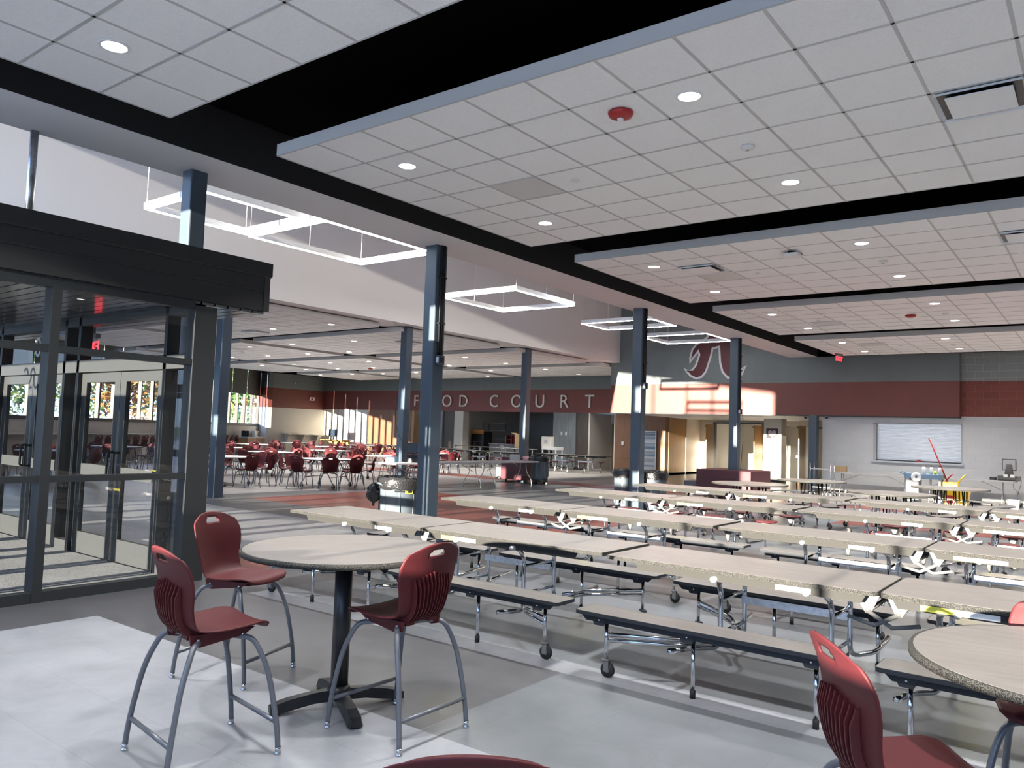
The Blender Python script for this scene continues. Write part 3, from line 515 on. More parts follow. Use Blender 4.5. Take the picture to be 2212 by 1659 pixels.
def inset(poly, d):
    out = []; m = len(poly)
    ar = sum(poly[i][0]*poly[(i+1) % m][1]-poly[(i+1) % m][0]*poly[i][1] for i in range(m))
    sg = 1 if ar > 0 else -1
    for i in range(m):
        a, b_, c = (Vector(poly[i-1]), Vector(poly[i]), Vector(poly[(i+1) % m])); e1_ = (b_-a).normalized(); e2_ = (c-b_).normalized()
        n1 = Vector((-e1_.y, e1_.x))*sg; n2 = Vector((-e2_.y, e2_.x))*sg; q = (n1+n2); q = q.normalized() if q.length > .2 else n1
        out.append(tuple(b_+q*d/max(.5, q.dot(n1))))
    return out
b = MB(); b.prism(Ao, -.010, 0, LOGOW, 'y'); o = b.build('white_outline', logo)
b = MB(); b.prism(inset(Ao, .075), -.016, -.008, LOGOR, 'y'); b.build('maroon_letter', logo)

# ------------------------------------------------------------------ chairs
def shell_mesh(nu, nv, ribs=True, holes=False):
    prof = crv([(.225, -.028), (.215, -.004), (.16, .006), (.05, -.004), (-.06, -.008), (-.135, .004), (-.182, .045), (-.203, .11), (-.213, .2), (-.228, .28), (-.255, .355), (-.275, .395)], 6)
    L = [0]
    for i in range(1, len(prof)): L.append(L[-1]+(prof[i]-prof[i-1]).length)
    tot = L[-1]
    def at(t):
        d = t*tot
        for i in range(1, len(L)):
            if L[i] >= d:
                k = (d-L[i-1])/(L[i]-L[i-1]); return prof[i-1].lerp(prof[i], k)
        return prof[-1]
    wk = [(0, .155), (.03, .19), (.12, .213), (.3, .215), (.42, .195), (.5, .178), (.6, .185), (.75, .212), (.85, .217), (.93, .205), (.97, .185), (1, .15)]
    def wid(t):
        for (a, wa), (b_, wb) in zip(wk, wk[1:]):
            if t <= b_: return wa+(wb-wa)*((t-a)/(b_-a))
        return wk[-1][1]
    back = lambda t: min(1, max(0, (t-.42)/.15))
    def pt(u, t, off=0):
        p = at(t); q = at(min(1, t+.01)); p0 = at(max(0, t-.01)); d = (q-p0).normalized(); nrm = Vector((d.y, -d.x))  # points to the sitter side
        x = u*wid(t); bk = back(t); e = u*u
        y = p.x+bk*.038*e; z = p.y+(1-bk)*.012*e
        z -= bk*max(0, (t-.8)/.2)*.03*e
        return Vector((x, y, z))+Vector((0, nrm.x, nrm.y))*off
    us = [-1+2*i/nu for i in range(nu+1)]; ts = [i/nv for i in range(nv+1)]
    bm = bmesh.new(); vs = [[bm.verts.new(pt(u, t)) for u in us] for t in ts]
    for j in range(nv):
        for i in range(nu):
            uc = (us[i]+us[i+1])/2; tcn_ = (ts[j]+ts[j+1])/2
            if abs(uc) < .27 and .905 < tcn_ < .95 and not (abs(uc) > .23 and (tcn_ < .913 or tcn_ > .942)): continue
            bm.faces.new((vs[j][i], vs[j][i+1], vs[j+1][i+1], vs[j+1][i]))
    bmesh.ops.remove_doubles(bm, verts=bm.verts, dist=1e-5); bmesh.ops.recalc_face_normals(bm, faces=bm.faces)
    bmesh.ops.solidify(bm, geom=list(bm.faces), thickness=.009); bmesh.ops.recalc_face_normals(bm, faces=bm.faces)
    M_ = MB(); bm.verts.index_update()
    M_.add([v.co.copy() for v in bm.verts], [[v.index for v in f_.verts] for f_ in bm.faces], MAROON, True); bm.free()
    if ribs:
        for k in range(11):
            x = -.62+1.24*k/10; top = .80-.035*abs(k-5)/5
            rows = [.40+(top-.40)*j/12 for j in range(13)]
            A = []; 
            for j, t in enumerate(rows):
                hgt = .020*min(1, j/1.5, (12-j)/2.)
                for du in (-.016, .016):
                    A.append(pt(x+du, t, -.002)); A.append(pt(x+du, t, -.010-hgt))
            fs = []
            for j in range(12):
                a = j*4; c = a+4
                fs += [(a, a+1, c+1, c), (a+2, c+2, c+3, a+3), (a+1, a+3, c+3, c+1)]
            M_.add(A, fs, MAROON, False)
    if holes:
        for sx in (-1, 1):
            for c_ in range(4):
                for r_ in range(13):
                    u = sx*(.12+.12*c_); t = .58+.016*r_
                    a = [pt(u+du, t+dt, .0035) for du, dt in ((-.012, -.0028), (.012, -.0028), (.012, .0028), (-.012, .0028))]; M_.add(a, [(0, 1, 2, 3)], DARKHOLE)
    return M_
HI = shell_mesh(34, 64, True, True).mesh('seat_shell'); LO = shell_mesh(12, 34, False).mesh('seat_shell'); LO_RIB = shell_mesh(18, 40, True).mesh('seat_shell')
def inst(name, me, parent, loc=(0, 0, 0)):
    o = bpy.data.objects.new(name, me); COL.objects.link(o); o.parent = parent; o.location = loc; return o
def make_stool():
    r_ = thing('counter_stool', 'x', 'stool', (0, 0, 0), 0, 'maroon counter stools'); H = .615
    inst('seat_shell', HI, r_, (0, 0, H))
    b = MB()
    for s in (-1, 1): b.box(s*.085-.03, s*.085+.03, -.15, .16, H-.035, H-.008, MAROON); b.prism([(-.15, H-.01), (.17, H-.01), (.12, H-.04), (-.1, H-.07), (-.14, H-.06)], s*.135-.008, s*.135+.008, MAROON, 'x')
    for s in (-1, 1):
        for y_ in (-.11, .11): b.lathe([(.009, 0), (.007, .005)], CHROME, 10, Matrix.Translation((s*.144, y_, H-.035)) @ Matrix.Rotation(s*PI/2, 4, 'Y'))
    b.build('seat_bracket', r_)
    for sx in (-1, 1):
        for sy in (-1, 1):
            b = MB(); P = crv([(sx*.05, sy*.055, H-.05), (sx*.13, sy*.10, H-.048), (sx*.175, sy*.145, H-.062), (sx*.205, sy*.18, H-.13), (sx*.225, sy*.215, .38), (sx*.242, sy*.245, .22), (sx*.25, sy*.262, .10), (sx*.252, sy*.268, .03)], 4); b.tube(P, .0135, LEGGREY, 10); lg = b.build('leg', r_)
            b = MB(); b.lathe([(.014, .036), (.0145, .018), (.008, .016), (.017, .012), (.018, .004), (.012, 0)], CHROME, 12, Matrix.Translation((sx*.2525, sy*.269, 0))); b.build('foot_glide', lg)
    for sy in (-1, 1):
        b = MB(); b.tube([(-.246, sy*.255, .155), (.246, sy*.255, .155)], .0115, LEGGREY, 8); b.build('stretcher', r_)
    return r_
st = make_stool()
def face(x, y, tx_, ty_): return math.atan2(ty_-y, tx_-x)-PI/2
stools = [((-3.53, 2.24), math.radians(-8), 'maroon counter stool on the left of the near round table, ribbed back toward the camera'),
          ((-4.50, 3.06), math.radians(-72), 'maroon counter stool by the entrance post, perforated front of its back visible'),
          ((-3.06, 3.10), math.radians(90), 'maroon counter stool at the right of the near round table, back against the cafeteria tables'),
          ((-.51, 2.72), math.radians(-53), 'maroon counter stool before the right round table with bright sunlit top half'),
          ((-.14, 3.73), math.radians(177), 'maroon counter stool behind the right round table, only part of it seen'),
          ((-1.09, 1.35), math.radians(38), 'maroon counter stool closest to the camera, only the top of its back showing')]
for i, ((x, y), rz, lab) in enumerate(stools):
    if i == 0: st.location = (x, y, 0); st.rotation_euler = (0, 0, rz); st['label'] = lab
    else: dup(st, (x, y, 0), rz, lab)
# round pedestal tables
def pedestal(loc, label, rz):
    o = thing('pedestal_table', label, 'table', loc, rz, 'round counter-height pedestal tables'); r_ = .585
    b = MB(); b.prism(circ(r_-.004, 72), .872, .9, EDGE, 'z', None, True); b.prism(circ(r_-.016, 72), .9, .9012, WOODTOP); b.lathe([(r_-.02, .868), (r_, .874), (r_, .893), (r_-.014, .9005)], EDGE, 72, None, True, False); b.build('tabletop', o)
    b = MB(); b.lathe([(.05, .07), (.05, .86)], BLK, 24); b.lathe([(.14, .858), (.14, .868)], BLK, 24); b.build('pedestal', o)
    b = MB(); b.lathe([(.06, .05), (.07, .10), (.055, .125)], BLK, 20); b.build('base_hub', o)
    for k in range(4):
        a = k*PI/2; b = MB(); M_ = Matrix.Rotation(a, 4, 'Z'); secs = [(.04, .034, .045, .105), (.15, .036, .042, .098), (.28, .040, .022, .078), (.36, .044, .012, .058), (.385, .034, .012, .048)]
        vs = []; fs = []
        for x, hw, z0, z1 in secs: vs += [(x, -hw, z0), (x, hw, z0), (x, hw*.7, z1), (x, -hw*.7, z1)]
        for j in range(len(secs)-1):
            for q in range(4): fs.append((4*j+q, 4*j+(q+1) % 4, 4*j+4+(q+1) % 4, 4*j+4+q))
        fs += [(3, 2, 1, 0), tuple(4*(len(secs)-1)+q for q in range(4))]; b.add(vs, fs, BLK, False, M_); ft = b.build('foot', o)
        b = MB(); b.lathe([(.028, 0), (.028, .014)], RUB, 14, M_ @ Matrix.Translation((.35, 0, 0))); b.build('foot_pad', ft)
    return o
pedestal((-3.54, 3.1, 0), 'round wood-grain counter table on black cross base, with three maroon stools around it', math.radians(64))
pedestal((-.01, 3.27, 0), 'round wood-grain counter table with speckled edge cut by the right frame edge', math.radians(5))

# ------------------------------------------------------------------ folding cafeteria tables
def caster(M_, b):
    b.lathe([(.028, .118), (.028, .108)], ZINC, 12, M_); b.box(-.008, .03, -.022, -.017, .04, .11, ZINC, M_); b.box(-.008, .03, .017, .022, .04, .11, ZINC, M_)
    b.lathe([(.047, -.013), (.05, -.008), (.05, .008), (.047, .013)], RUB, 18, M_ @ Matrix.Translation((.015, 0, .05)) @ Matrix.Rotation(PI/2, 4, 'X')); b.lathe([(.02, -.015), (.02, .015)], ZINC, 10, M_ @ Matrix.Translation((.015, 0, .05)) @ Matrix.Rotation(PI/2, 4, 'X'))
HL = 1.84
def half_top(x0, x1, rounded):
    lo = [(x0, -.38), (x1, -.38), (x1, .38), (x0, .38)]; cx, hx = (x0+x1)/2, (x1-x0)/2
    poly = [(cx+p[0], p[1]) for p in rrect(hx, .38, .055 if rounded else .012)]
    b = MB(); b.prism(poly, .712, .738, EDGE); pi = [(cx+(p[0]-cx)*(1-.006/hx), p[1]*.985) for p in poly]; b.prism(pi, .738, .7388, WOODTOP); return b
def make_table(kind, rounded):
    o = thing('cafeteria_table', 'x', 'cafeteria table', (0, 0, 0), 0, 'folding cafeteria tables in rows')
    for sx in (-1, 1):
        a, c = (.006, HL) if sx > 0 else (-HL, -.006)
        half_top(a, c, rounded).build('tabletop', o)
        for sy in (-1, 1):
            b = MB(); xs = sorted((sx*.10, sx*(HL-.26))); b.prism([(xs[0], .66), (xs[1], .66), (xs[1]+.03, .712), (xs[0]-.03, .712)], sy*.345-.008, sy*.345+.008, APRON, 'y')
            for q in (.35, .95): b.tube([(sx*(q+.06), sy*.31, .676), (sx*(q+.06), sy*.39, .676)], .02, GREYTUBE, 10)
            rl = b.build('apron_rail', o)
            if sy < 0:
                b = MB(); b.box(sx*.5-.11, sx*.5+.11, -.3545, -.353, .668, .70, STICKW if sx < 0 else STICKW); b.build('sticker', rl)
                if sx > 0: b = MB(); b.box(.22, .40, -.3545, -.353, .668, .70, STICKY); b.build('sticker', rl)
        # chrome frames
        for q, fx in enumerate((.30, 1.02)):
            for sy in (-1, 1):
                b = MB(); x = sx*fx; k = sx*.12*(1 if q else -1)
                if kind == 'bench':
                    P = bez([(x-k*.5, sy*.30, .69), (x, sy*.27, .64), (x, sy*.22, .58), (x, sy*.22, .20), (x+k, sy*.40, .21), (x+k*1.1, sy*.72, .25)], .07, 5)
                else:
                    P = bez([(x-k*.5, sy*.30, .69), (x, sy*.27, .64), (x, sy*.22, .58), (x, sy*.22, .16), (x+k, sy*.5, .18), (x+k, sy*.66, .20)], .07, 5)
                b.tube(P, .0175, CHROME, 10); b.build('frame_leg', o)
            b = MB(); b.tube([(sx*fx, -.22, .52), (sx*fx, .22, .52)], .012, CHROME, 8); b.tube([(sx*fx, -.22, .30), (sx*fx, .22, .30)], .012, CHROME, 8); b.build('cross_tube', o)
        b = MB(); xs = sorted((sx*.30, sx*1.02)); b.box(xs[0], xs[1], .16, .168, .44, .49, GALV); b.build('torsion_bar', o)
        b = MB(); b.prism([(sx*.02, .70), (sx*.17, .70), (sx*.10, .585), (sx*.07, .585)], -.235, -.228, ZINC, 'y'); b.prism([(sx*.02, .70), (sx*.17, .70), (sx*.10, .585), (sx*.07, .585)], .228, .235, ZINC, 'y'); b.tube([(sx*.085, -.25, .60), (sx*.085, .25, .60)], .014, ZINC, 8); b.tube([(sx*.085, -.24, .60), (-sx*.05, -.24, .52), (-sx*.2, -.24, .555)], .014, ZINC, 6); b.build('hinge_plate', o)
        for sy in (-1, 1):
            if kind == 'bench':
                y = sy*.74; x0, x1 = sorted((sx*.09, sx*(HL-.06))); cx = (x0+x1)/2; hx = (x1-x0)/2
                bn = MB(); pl = [(cx+p[0], y+p[1]) for p in rrect(hx, .125, .03, 4)]; bn.prism(pl, .412, .436, BENCHEDGE); pl2 = [(cx+(p[0]-cx)*.995, y+(p[1]-y)*.96) for p in pl]; bn.prism(pl2, .436, .4366, WOODTOP)
                bn.prism([(x0+.08, .375), (x1-.08, .375), (x1-.04, .412), (x0+.04, .412)], y-.10, y-.092, BENCHEDGE, 'y'); bn.prism([(x0+.08, .375), (x1-.08, .375), (x1-.04, .412), (x0+.04, .412)], y+.092, y+.10, BENCHEDGE, 'y')
                BN = bn.build('bench_seat', o)
                for lx, cs in ((sx*(.24), False), (sx*(.98), False), (sx*(HL-.24), True)):
                    if lx == sx*.24 and sy > 0: cs = False
                    p = MB(); p.tube([(lx, y, .37), (lx, y, .118 if cs else .03)], .014, CHROME, 10); p.prism([(lx-.06, .412), (lx+.06, .412), (lx+.035, .355), (lx-.035, .355)], y-.105, y-.098, BENCHEDGE, 'y'); p.lathe([(.008, 0), (.006, .004)], CHROME, 8, Matrix.Translation((lx, y-.105, .39)) @ Matrix.Rotation(PI/2, 4, 'X'))
                    if cs: caster(Matrix.Translation((lx, y, 0)), p)
                    else: p.lathe([(.018, 0), (.018, .05), (.015, .052)], RUB, 12, Matrix.Translation((lx, y, 0)))
                    p.build('bench_leg', BN)
                p = MB(); p.tube(bez([(sx*1.1, sy*.24, .24), (sx*1.2, sy*.45, .26), (sx*(HL-.24), sy*.74, .28)], .1), .0145, CHROME, 8); p.tube(bez([(sx*1.1, sy*.24, .21), (sx*1.2, sy*.45, .225), (sx*(HL-.24), sy*.74, .24)], .1), .0145, CHROME, 8); p.build('bench_arm', BN)
            else:
                for q, sxp in enumerate((.32, 1.12)):
                    x = sx*sxp; y = sy*.70
                    p = MB(); p.lathe([(.15, .432), (.165, .438), (.168, .450), (.155, .456), (.0, .452)], MAROON, 24, Matrix.Translation((x, y, 0)), True, False); p.lathe([(.15, .432), (.0, .432)], MAROON, 24, Matrix.Translation((x, y, 0)), False, False); SD = p.build('stool_seat', o)
                    p = MB(); p.lathe([(.07, .432), (.03, .36), (.02, .30)], ZINC, 10, Matrix.Translation((x, y, 0))); p.tube([(x, y, .31), (x, y, .03)], .014, CHROME, 8); p.lathe([(.018, 0), (.018, .05)], RUB, 10, Matrix.Translation((x, y, 0))) if q else caster(Matrix.Translation((x, y, 0)), p); p.build('stool_post', SD)
    return o
tb = make_table('bench', False); tbr = make_table('bench', True); ts_ = make_table('stool', False); tsr = make_table('stool', True)
rows = [(5.46, -2.96, 'bench'), (7.93, -3.14, 'bench'), (10.68, -3.23, 'stool'), (13.2, -3.23, 'stool')]
used = set()
for k, (y, xg, kind) in enumerate(rows):
    for side in (-1, 1):
        src = (tb if side < 0 else tbr) if kind == 'bench' else (ts_ if side < 0 else tsr)
        lab = 'long cafeteria table with %s, %s row from the camera, %s half' % ('attached benches' if kind == 'bench' else 'attached maroon stools', ordinal(k), 'column-side' if side < 0 else 'right-hand')
        loc = (xg+side*(HL+.03), y+(0 if side < 0 else -.06), 0)
        if id(src) not in used: used.add(id(src)); src.location = loc; src['label'] = lab
        else: dup(src, loc, 0, lab)
for (x, y), lab in (((-18.6, 28.7), 'stool table in front of the grey wood panel beside the oak door'), ((-22.3, 27.6), 'stool table in front of the serving opening, nearer the columns'), ((-26.2, 28.9), 'stool table in front of the serving opening, behind the chairs'), ((-30.3, 28.6), 'stool table before the brown panel wall under the sunlit patch')):
    dup(ts_, (x, y, 0), 0, 'long cafeteria '+lab)
# round bench tables beyond the rows
def round_bench(loc, rz, label):
    o = thing('round_bench_table', label, 'cafeteria table', loc, rz, 'round folding tables with curved benches')
    b = MB(); b.prism(circ(.75, 56), .71, .737, EDGE); b.prism(circ(.735, 56), .737, .738, WOODTOP); b.build('tabletop', o)
    for k in range(4):
        a0 = k*PI/2+.12; a1 = (k+1)*PI/2-.12; out = [(.93*math.cos(a0+(a1-a0)*i/10), .93*math.sin(a0+(a1-a0)*i/10)) for i in range(11)]+[(1.2*math.cos(a1-(a1-a0)*i/10), 1.2*math.sin(a1-(a1-a0)*i/10)) for i in range(11)]
        b = MB(); b.prism(out, .415, .437, BENCHEDGE); b.prism([(p[0]*.998, p[1]*.998) for p in out], .437, .438, WOODTOP); bs = b.build('bench_seat', o); am = (a0+a1)/2
        b = MB(); P = bez([(.25*math.cos(am), .25*math.sin(am), .69), (.3*math.cos(am), .3*math.sin(am), .15), (1.05*math.cos(am), 1.05*math.sin(am), .2), (1.06*math.cos(am), 1.06*math.sin(am), .41)], .08); b.tube(P, .016, CHROME, 8)
        for a in (a0+.25, a1-.25): b.tube([(1.06*math.cos(a), 1.06*math.sin(a), .41), (1.06*math.cos(a), 1.06*math.sin(a), .1)], .014, CHROME, 8); caster(Matrix.Translation((1.06*math.cos(a), 1.06*math.sin(a), 0)), b)
        b.build('bench_leg', bs)
    b = MB()
    for k in range(8): a = k*PI/4+.2; b.tube([(.32*math.cos(a), .32*math.sin(a), .1), (.32*math.cos(a), .32*math.sin(a), .7)], .016, CHROME, 8)
    b.tube([(.32*math.cos(2*PI*i/16), .32*math.sin(2*PI*i/16), .3) for i in range(16)], .012, CHROME, 6, True)
    for k in range(4): caster(Matrix.Translation((.32*math.cos(k*PI/2+.2), .32*math.sin(k*PI/2+.2), 0)), b)
    b.build('center_frame', o); return o
rb = round_bench((-5.85, 15.75, 0), .3, 'round folding table with curved benches before the maroon bench block')
for x, y, rz, t_ in ((-3.2, 15.75, .7, 'in the middle, just beyond the last straight row'), (-5.5, 18.75, .1, 'nearest the sunlit white pier and the corridor'), (-2.75, 19.25, .5, 'in front of the cleaning cart and yellow mop bucket')): dup(rb, (x, y, 0), rz, 'round folding table with curved benches '+t_)

# ------------------------------------------------------------------ dining chairs in the far area
def make_chair(me):
    o = thing('dining_chair', 'x', 'chair', (0, 0, 0), 0, 'maroon shell dining chairs in the far dining area'); H = .45; inst('seat_shell', me, o, (0, 0, H))
    for sx in (-1, 1):
        for sy in (-1, 1):
            b = MB(); b.tube(crv([(sx*.05, sy*.06, H-.035), (sx*.15, sy*.12, H-.035), (sx*.19, sy*.17, H-.07), (sx*.215, sy*.20, .25), (sx*.225, sy*.225, .08), (sx*.23, sy*.25, 0)], 3), .0125, LEGGREY, 7); b.build('leg', o)
    return o
ch = make_chair(LO_RIB); first = [True]
def put_chair(x, y, rz, lab):
    if first[0]: first[0] = False; ch.location = (x, y, 0); ch.rotation_euler = (0, 0, rz); ch['label'] = lab
    else: dup(ch, (x, y, 0), rz, lab)
def make_round():
    o = thing('round_dining_table', 'x', 'table', (0, 0, 0), 0, 'round dining tables in the far dining area')
    b = MB(); b.prism(circ(.76, 48), .71, .738, BENCHEDGE); b.prism(circ(.75, 48), .738, .7388, LAM); b.build('tabletop', o)
    for s in (-1, 1):
        b = MB(); b.tube([(s*.1, -.5, .70), (s*.45, -.5, .10)], .017, CHROME, 8); b.tube([(s*.1, .5, .70), (s*.45, .5, .10)], .017, CHROME, 8); b.tube([(s*.35, -.5, .27), (s*.35, .5, .27)], .013, CHROME, 6); caster(Matrix.Translation((s*.45, -.5, 0)), b); caster(Matrix.Translation((s*.45, .5, 0)), b); b.build('folding_leg', o)
    return o
TD = [((-18.3, 11.75), 'closest to the entrance post'), ((-16.6, 13.75), 'closest to the near slim column'), ((-21.1, 15.2), 'second back from the entrance post'), ((-18.0, 17.4), 'behind the register stand'), ((-25.0, 16.2), 'halfway back, second from the windows'), ((-22.4, 18.7), 'in the middle of the dining area'), ((-20.2, 21.4), 'behind the second slim column'), ((-29.2, 20.2), 'one step in from the window counter'), ((-26.6, 22.2), 'before the monitor desk, window side'), ((-23.9, 24.6), 'before the brown panel wall'), ((-32.2, 24.6), 'nearest the far window corner'), ((-29.0, 26.0), 'in front of the monitor desk'), ((-21.9, 9.0), 'straight behind the entrance doors'), ((-25.2, 12.4), 'behind the middle of the entrance doors'), ((-27.9, 16.4), 'behind the doors near the window counter')]
rd = make_round(); sides = ['at the near side', 'at the near-right', 'at the right', 'at the far-right', 'at the far side', 'at the far-left', 'at the left', 'at the near-left']
cnt = [7, 7, 7, 6, 8, 8, 7, 8, 7, 7, 7, 8, 7, 7, 7]
for i, ((x, y), t_) in enumerate(TD):
    a = R.uniform(0, PI)
    if i == 0: rd.location = (x, y, 0); rd.rotation_euler = (0, 0, .35); rd['label'] = 'round grey dining table '+t_
    else: dup(rd, (x, y, 0), a, 'round grey dining table '+t_)
    skip = R.randrange(8)
    for k in range(8):
        if cnt[i] == 7 and k == skip or cnt[i] == 6 and k in (skip, (skip+3) % 8): continue
        an = -PI/2-.65+k*PI/4+R.uniform(-.1, .1); rr = R.uniform(.98, 1.12); cx, cy = x+rr*math.cos(an), y+rr*math.sin(an)
        put_chair(cx, cy, an+PI/2+R.uniform(-.35, .35), 'maroon chair %s of the table %s' % (sides[k], t_))
# window counter with stools
cn = thing('window_counter', 'long cream counter along the slanted window wall', 'counter', WO+WD*5.2+Vector((-WD.y, WD.x, 0))*.05, WA)
b = MB(); b.box(0, 17, 0, .5, 1.02, 1.06, CREAM); b.build('counter_top', cn); b = MB()
for k in range(7): b.box(k*2.8, k*2.8+.05, .02, .44, 0, 1.02, CREAM)
b.build('support_panel', cn)
NRM = Vector((-WD.y, WD.x, 0))
for k in range(20):
    p = WO+WD*(5.6+k*.62)+NRM*.92
    dup(st, (p.x, p.y, 0), WA+PI+R.uniform(-.12, .12), 'maroon stool pulled up to the window counter, %s from the far corner' % (ordinal(k) if k < 10 else ['eleventh', 'twelfth', 'thirteenth', 'fourteenth', 'fifteenth', 'sixteenth', 'seventeenth', 'eighteenth', 'nineteenth', 'twentieth'][k-10]))['group'] = 'stools along the window counter'

# ------------------------------------------------------------------ folding utility tables
def util_table(loc, rz, L, W_, label, top=LAM, legs=True):
    o = thing('folding_table', label, 'folding table', loc, rz, 'grey folding tables'); b = MB(); b.prism(rrect(L/2, W_/2, .05), .70, .74, top); b.build('tabletop', o)
    for s in (-1, 1):
        x = s*(L/2-.32); b = MB()
        for sy in (-1, 1): b.tube(bez([(x, sy*.10, .70), (x, sy*.12, .42), (x, sy*(W_/2-.06), .16), (x, sy*(W_/2-.05), 0)], .08), .0125, GREYTUBE, 8)
        b.tube([(x, -.17, .30), (x, .17, .30)], .009, GREYTUBE, 6); b.tube([(x, 0, .45), (x-s*.55, 0, .70)], .008, GREYTUBE, 6); b.build('folding_leg', o)
    return o
util_table((-5.75, 25.85, 0), 0, 2.44, .76, 'long grey folding table against the white block wall, left one of the pair')
util_table((-3.29, 25.85, 0), 0, 2.44, .76, 'long grey folding table against the white block wall, carrying the black monitor')
util_table((-14.55, 16.45, 0), PI/2, 2.44, .76, 'grey folding table between the two slim columns, nearer the register')
util_table((-14.55, 18.9, 0), PI/2, 2.44, .76, 'grey folding table ending at the round bin, grey box on top')
util_table((-14.5, 14.45, 0), PI/2, 1.22, .76, 'short white folding table holding the cash register', WHITEPL)
# register stand
o = thing('cash_register', 'dark touch-screen cash register tilted on the short white table', 'cash register', (-14.5, 14.85, .74), math.radians(38))
b = MB(); b.box(-.2, .2, -.2, .2, 0, .12, BLK); b.box(-.15, .15, -.1, .15, .12, .2, BLK); b.build('base', o)
Mx = Matrix.Translation((0, .0, .36)) @ Matrix.Rotation(math.radians(-22), 4, 'X'); b = MB(); b.box(-.2, .2, -.02, .02, -.15, .15, BLK, Mx); b.build('screen_housing', o); b = MB(); b.box(-.18, .18, -.024, -.02, -.13, .13, SCREEN, Mx); b.build('screen', o)
b = MB(); b.box(-.03, .03, 0, .05, .18, .3, BLK); b.build('stand', o)
o = thing('receipt_printer', 'blue-grey receipt printer beside the cash register', 'printer', (-14.62, 14.2, .74), .3); b = MB(); b.prism(rrect(.14, .1, .03), 0, .14, BLUEG); b.build('housing', o); b = MB(); b.box(-.1, .1, -.104, -.1, .08, .095, BLK); b.build('paper_slot', o)
o = thing('card_keypad', 'small keypad with white keys beside the cash register', 'keypad', (-14.3, 14.55, .74), .6); b = MB(); b.box(-.05, .05, -.03, .03, 0, .13, BLK); b.build('body', o); b = MB()
for i in range(3):
    for j in range(4): b.box(-.035+i*.026, -.015+i*.026, -.034, -.03, .015+j*.026, .035+j*.026, WHITEPL)
b.build('keys', o)
b = MB(); b.box(-.13, .13, -.1, .1, 0, .19, LAM); tag(b.build('grey_box', None, (-14.75, 19.62, .74), .2), 'plain grey box on the end of the grey folding table', 'box')
b = MB(); b.lathe([(.07, 0), (.09, .06), (.1, .13), (.085, .135), (.06, .03)], mat('pink_plastic', (.62, .38, .42), .5), 20); tag(b.build('pink_tub', None, (-14.6, 19.98, .74)), 'pale pink tub beside the grey box on the folding table', 'tub')
b = MB(); b.tube(crv([(-15.45, 15.13, 2.55), (-15.46, 15.08, 2.0), (-15.3, 15.05, 1.5), (-15.0, 15.0, 1.2), (-14.75, 15.0, .95)]), .008, RUB, 6); tag(b.build('power_cable'), 'black cable hanging from the slim column down to the cash register', 'cable')
b = MB(); b.tube(crv([(-7.97, 20.8, 2.33), (-7.93, 20.78, 2.2), (-7.93, 20.78, 1.5), (-7.95, 20.76, 1.1), (-7.96, 20.74, .82)]), .008, RUB, 6); tag(b.build('power_cable'), 'thin black cable hanging from the outlet box of the far column', 'cable')
# bins
def bin_round(loc, label, dolly, r_=.28, h_=.80, bag=True):
    o = thing('waste_bin', label, 'bin', loc, R.uniform(0, 1)); z0 = .13 if dolly else 0
    b = MB(); b.lathe([(r_*.84, z0), (r_*.9, z0+.1), (r_*.99, z0+h_-.14), (r_*1.02, z0+h_-.13), (r_*1.03, z0+h_), (r_*.98, z0+h_), (r_*.95, z0+h_-.1), (r_*.8, z0+.1)], BINGREY, 32)
    for k in range(8): b.box(r_*.93, r_*.985, -.018, .018, z0+.12, z0+h_-.15, BINGREY, Matrix.Rotation(k*PI/4, 4, 'Z'))
    b.build('barrel', o)
    b = MB()
    for s in (0, PI): b.tube(bez([(r_*.98, -.09, z0+h_-.12), (r_*1.16, -.09, z0+h_-.08), (r_*1.16, .09, z0+h_-.08), (r_*.98, .09, z0+h_-.12)], .04), .014, BINGREY, 8, False, Matrix.Rotation(s+.5, 4, 'Z'))
    b.build('handles', o)
    if bag:
        b = MB(); seg = 40; vs = []; fs = []
        prof = [(.93, h_-.25), (.97, h_), (1.04, h_+.02), (1.08, h_-.04), (1.07, h_-.14), (1.05, h_-.17)]
        for q, (k, z) in enumerate(prof):
            for i in range(seg):
                a = 2*PI*i/seg; j = R.uniform(-.025, .025) if q > 1 else 0; vs.append((r_*(k+j)*math.cos(a), r_*(k+j)*math.sin(a), z0+z+R.uniform(-.012, .012)*(q > 0)))
        for q in range(len(prof)-1):
            for i in range(seg): fs.append((q*seg+i, q*seg+(i+1) % seg, (q+1)*seg+(i+1) % seg, (q+1)*seg+i))
        b.add(vs, fs, BAG, True); b.build('bin_liner', o)
    if dolly:
        b = MB(); b.lathe([(r_*.9, .09), (r_*.95, .12), (r_*.85, .13)], BLK, 24)
        for k in range(5): caster(Matrix.Translation((r_*.75*math.cos(k*1.257), r_*.75*math.sin(k*1.257), -.02)), b)
        b.build('dolly', o)
    return o
o = bin_round((-8.82, 8.78, 0), 'large grey waste bin with black liner beside the nearest full column', False, .33, .84)
b = MB(); b.box(-.06, .06, -.338, -.325, .62, .70, STICKY); b.box(-.02, .05, -.340, -.338, .63, .69, BLK); b.build('warning_label', o).rotation_euler = (0, 0, .45)
b = MB(); b.box(-.07, .07, -.345, -.335, .64, .665, BLK); b.build('brand_plate', o).rotation_euler = (0, 0, .0)
vs = []; fs = []; seg = 14
for j in range(9):
    t_ = j/8
    for i in range(seg):
        a = 2*PI*i/seg; rr = (.02+.1*math.sin(PI*min(1, t_*1.15)))*R.uniform(.7, 1.3); vs.append((rr*math.cos(a), rr*.7*math.sin(a), .34-t_*.36))
for j in range(8):
    for i in range(seg): fs.append((j*seg+i, j*seg+(i+1) % seg, (j+1)*seg+(i+1) % seg, (j+1)*seg+i))
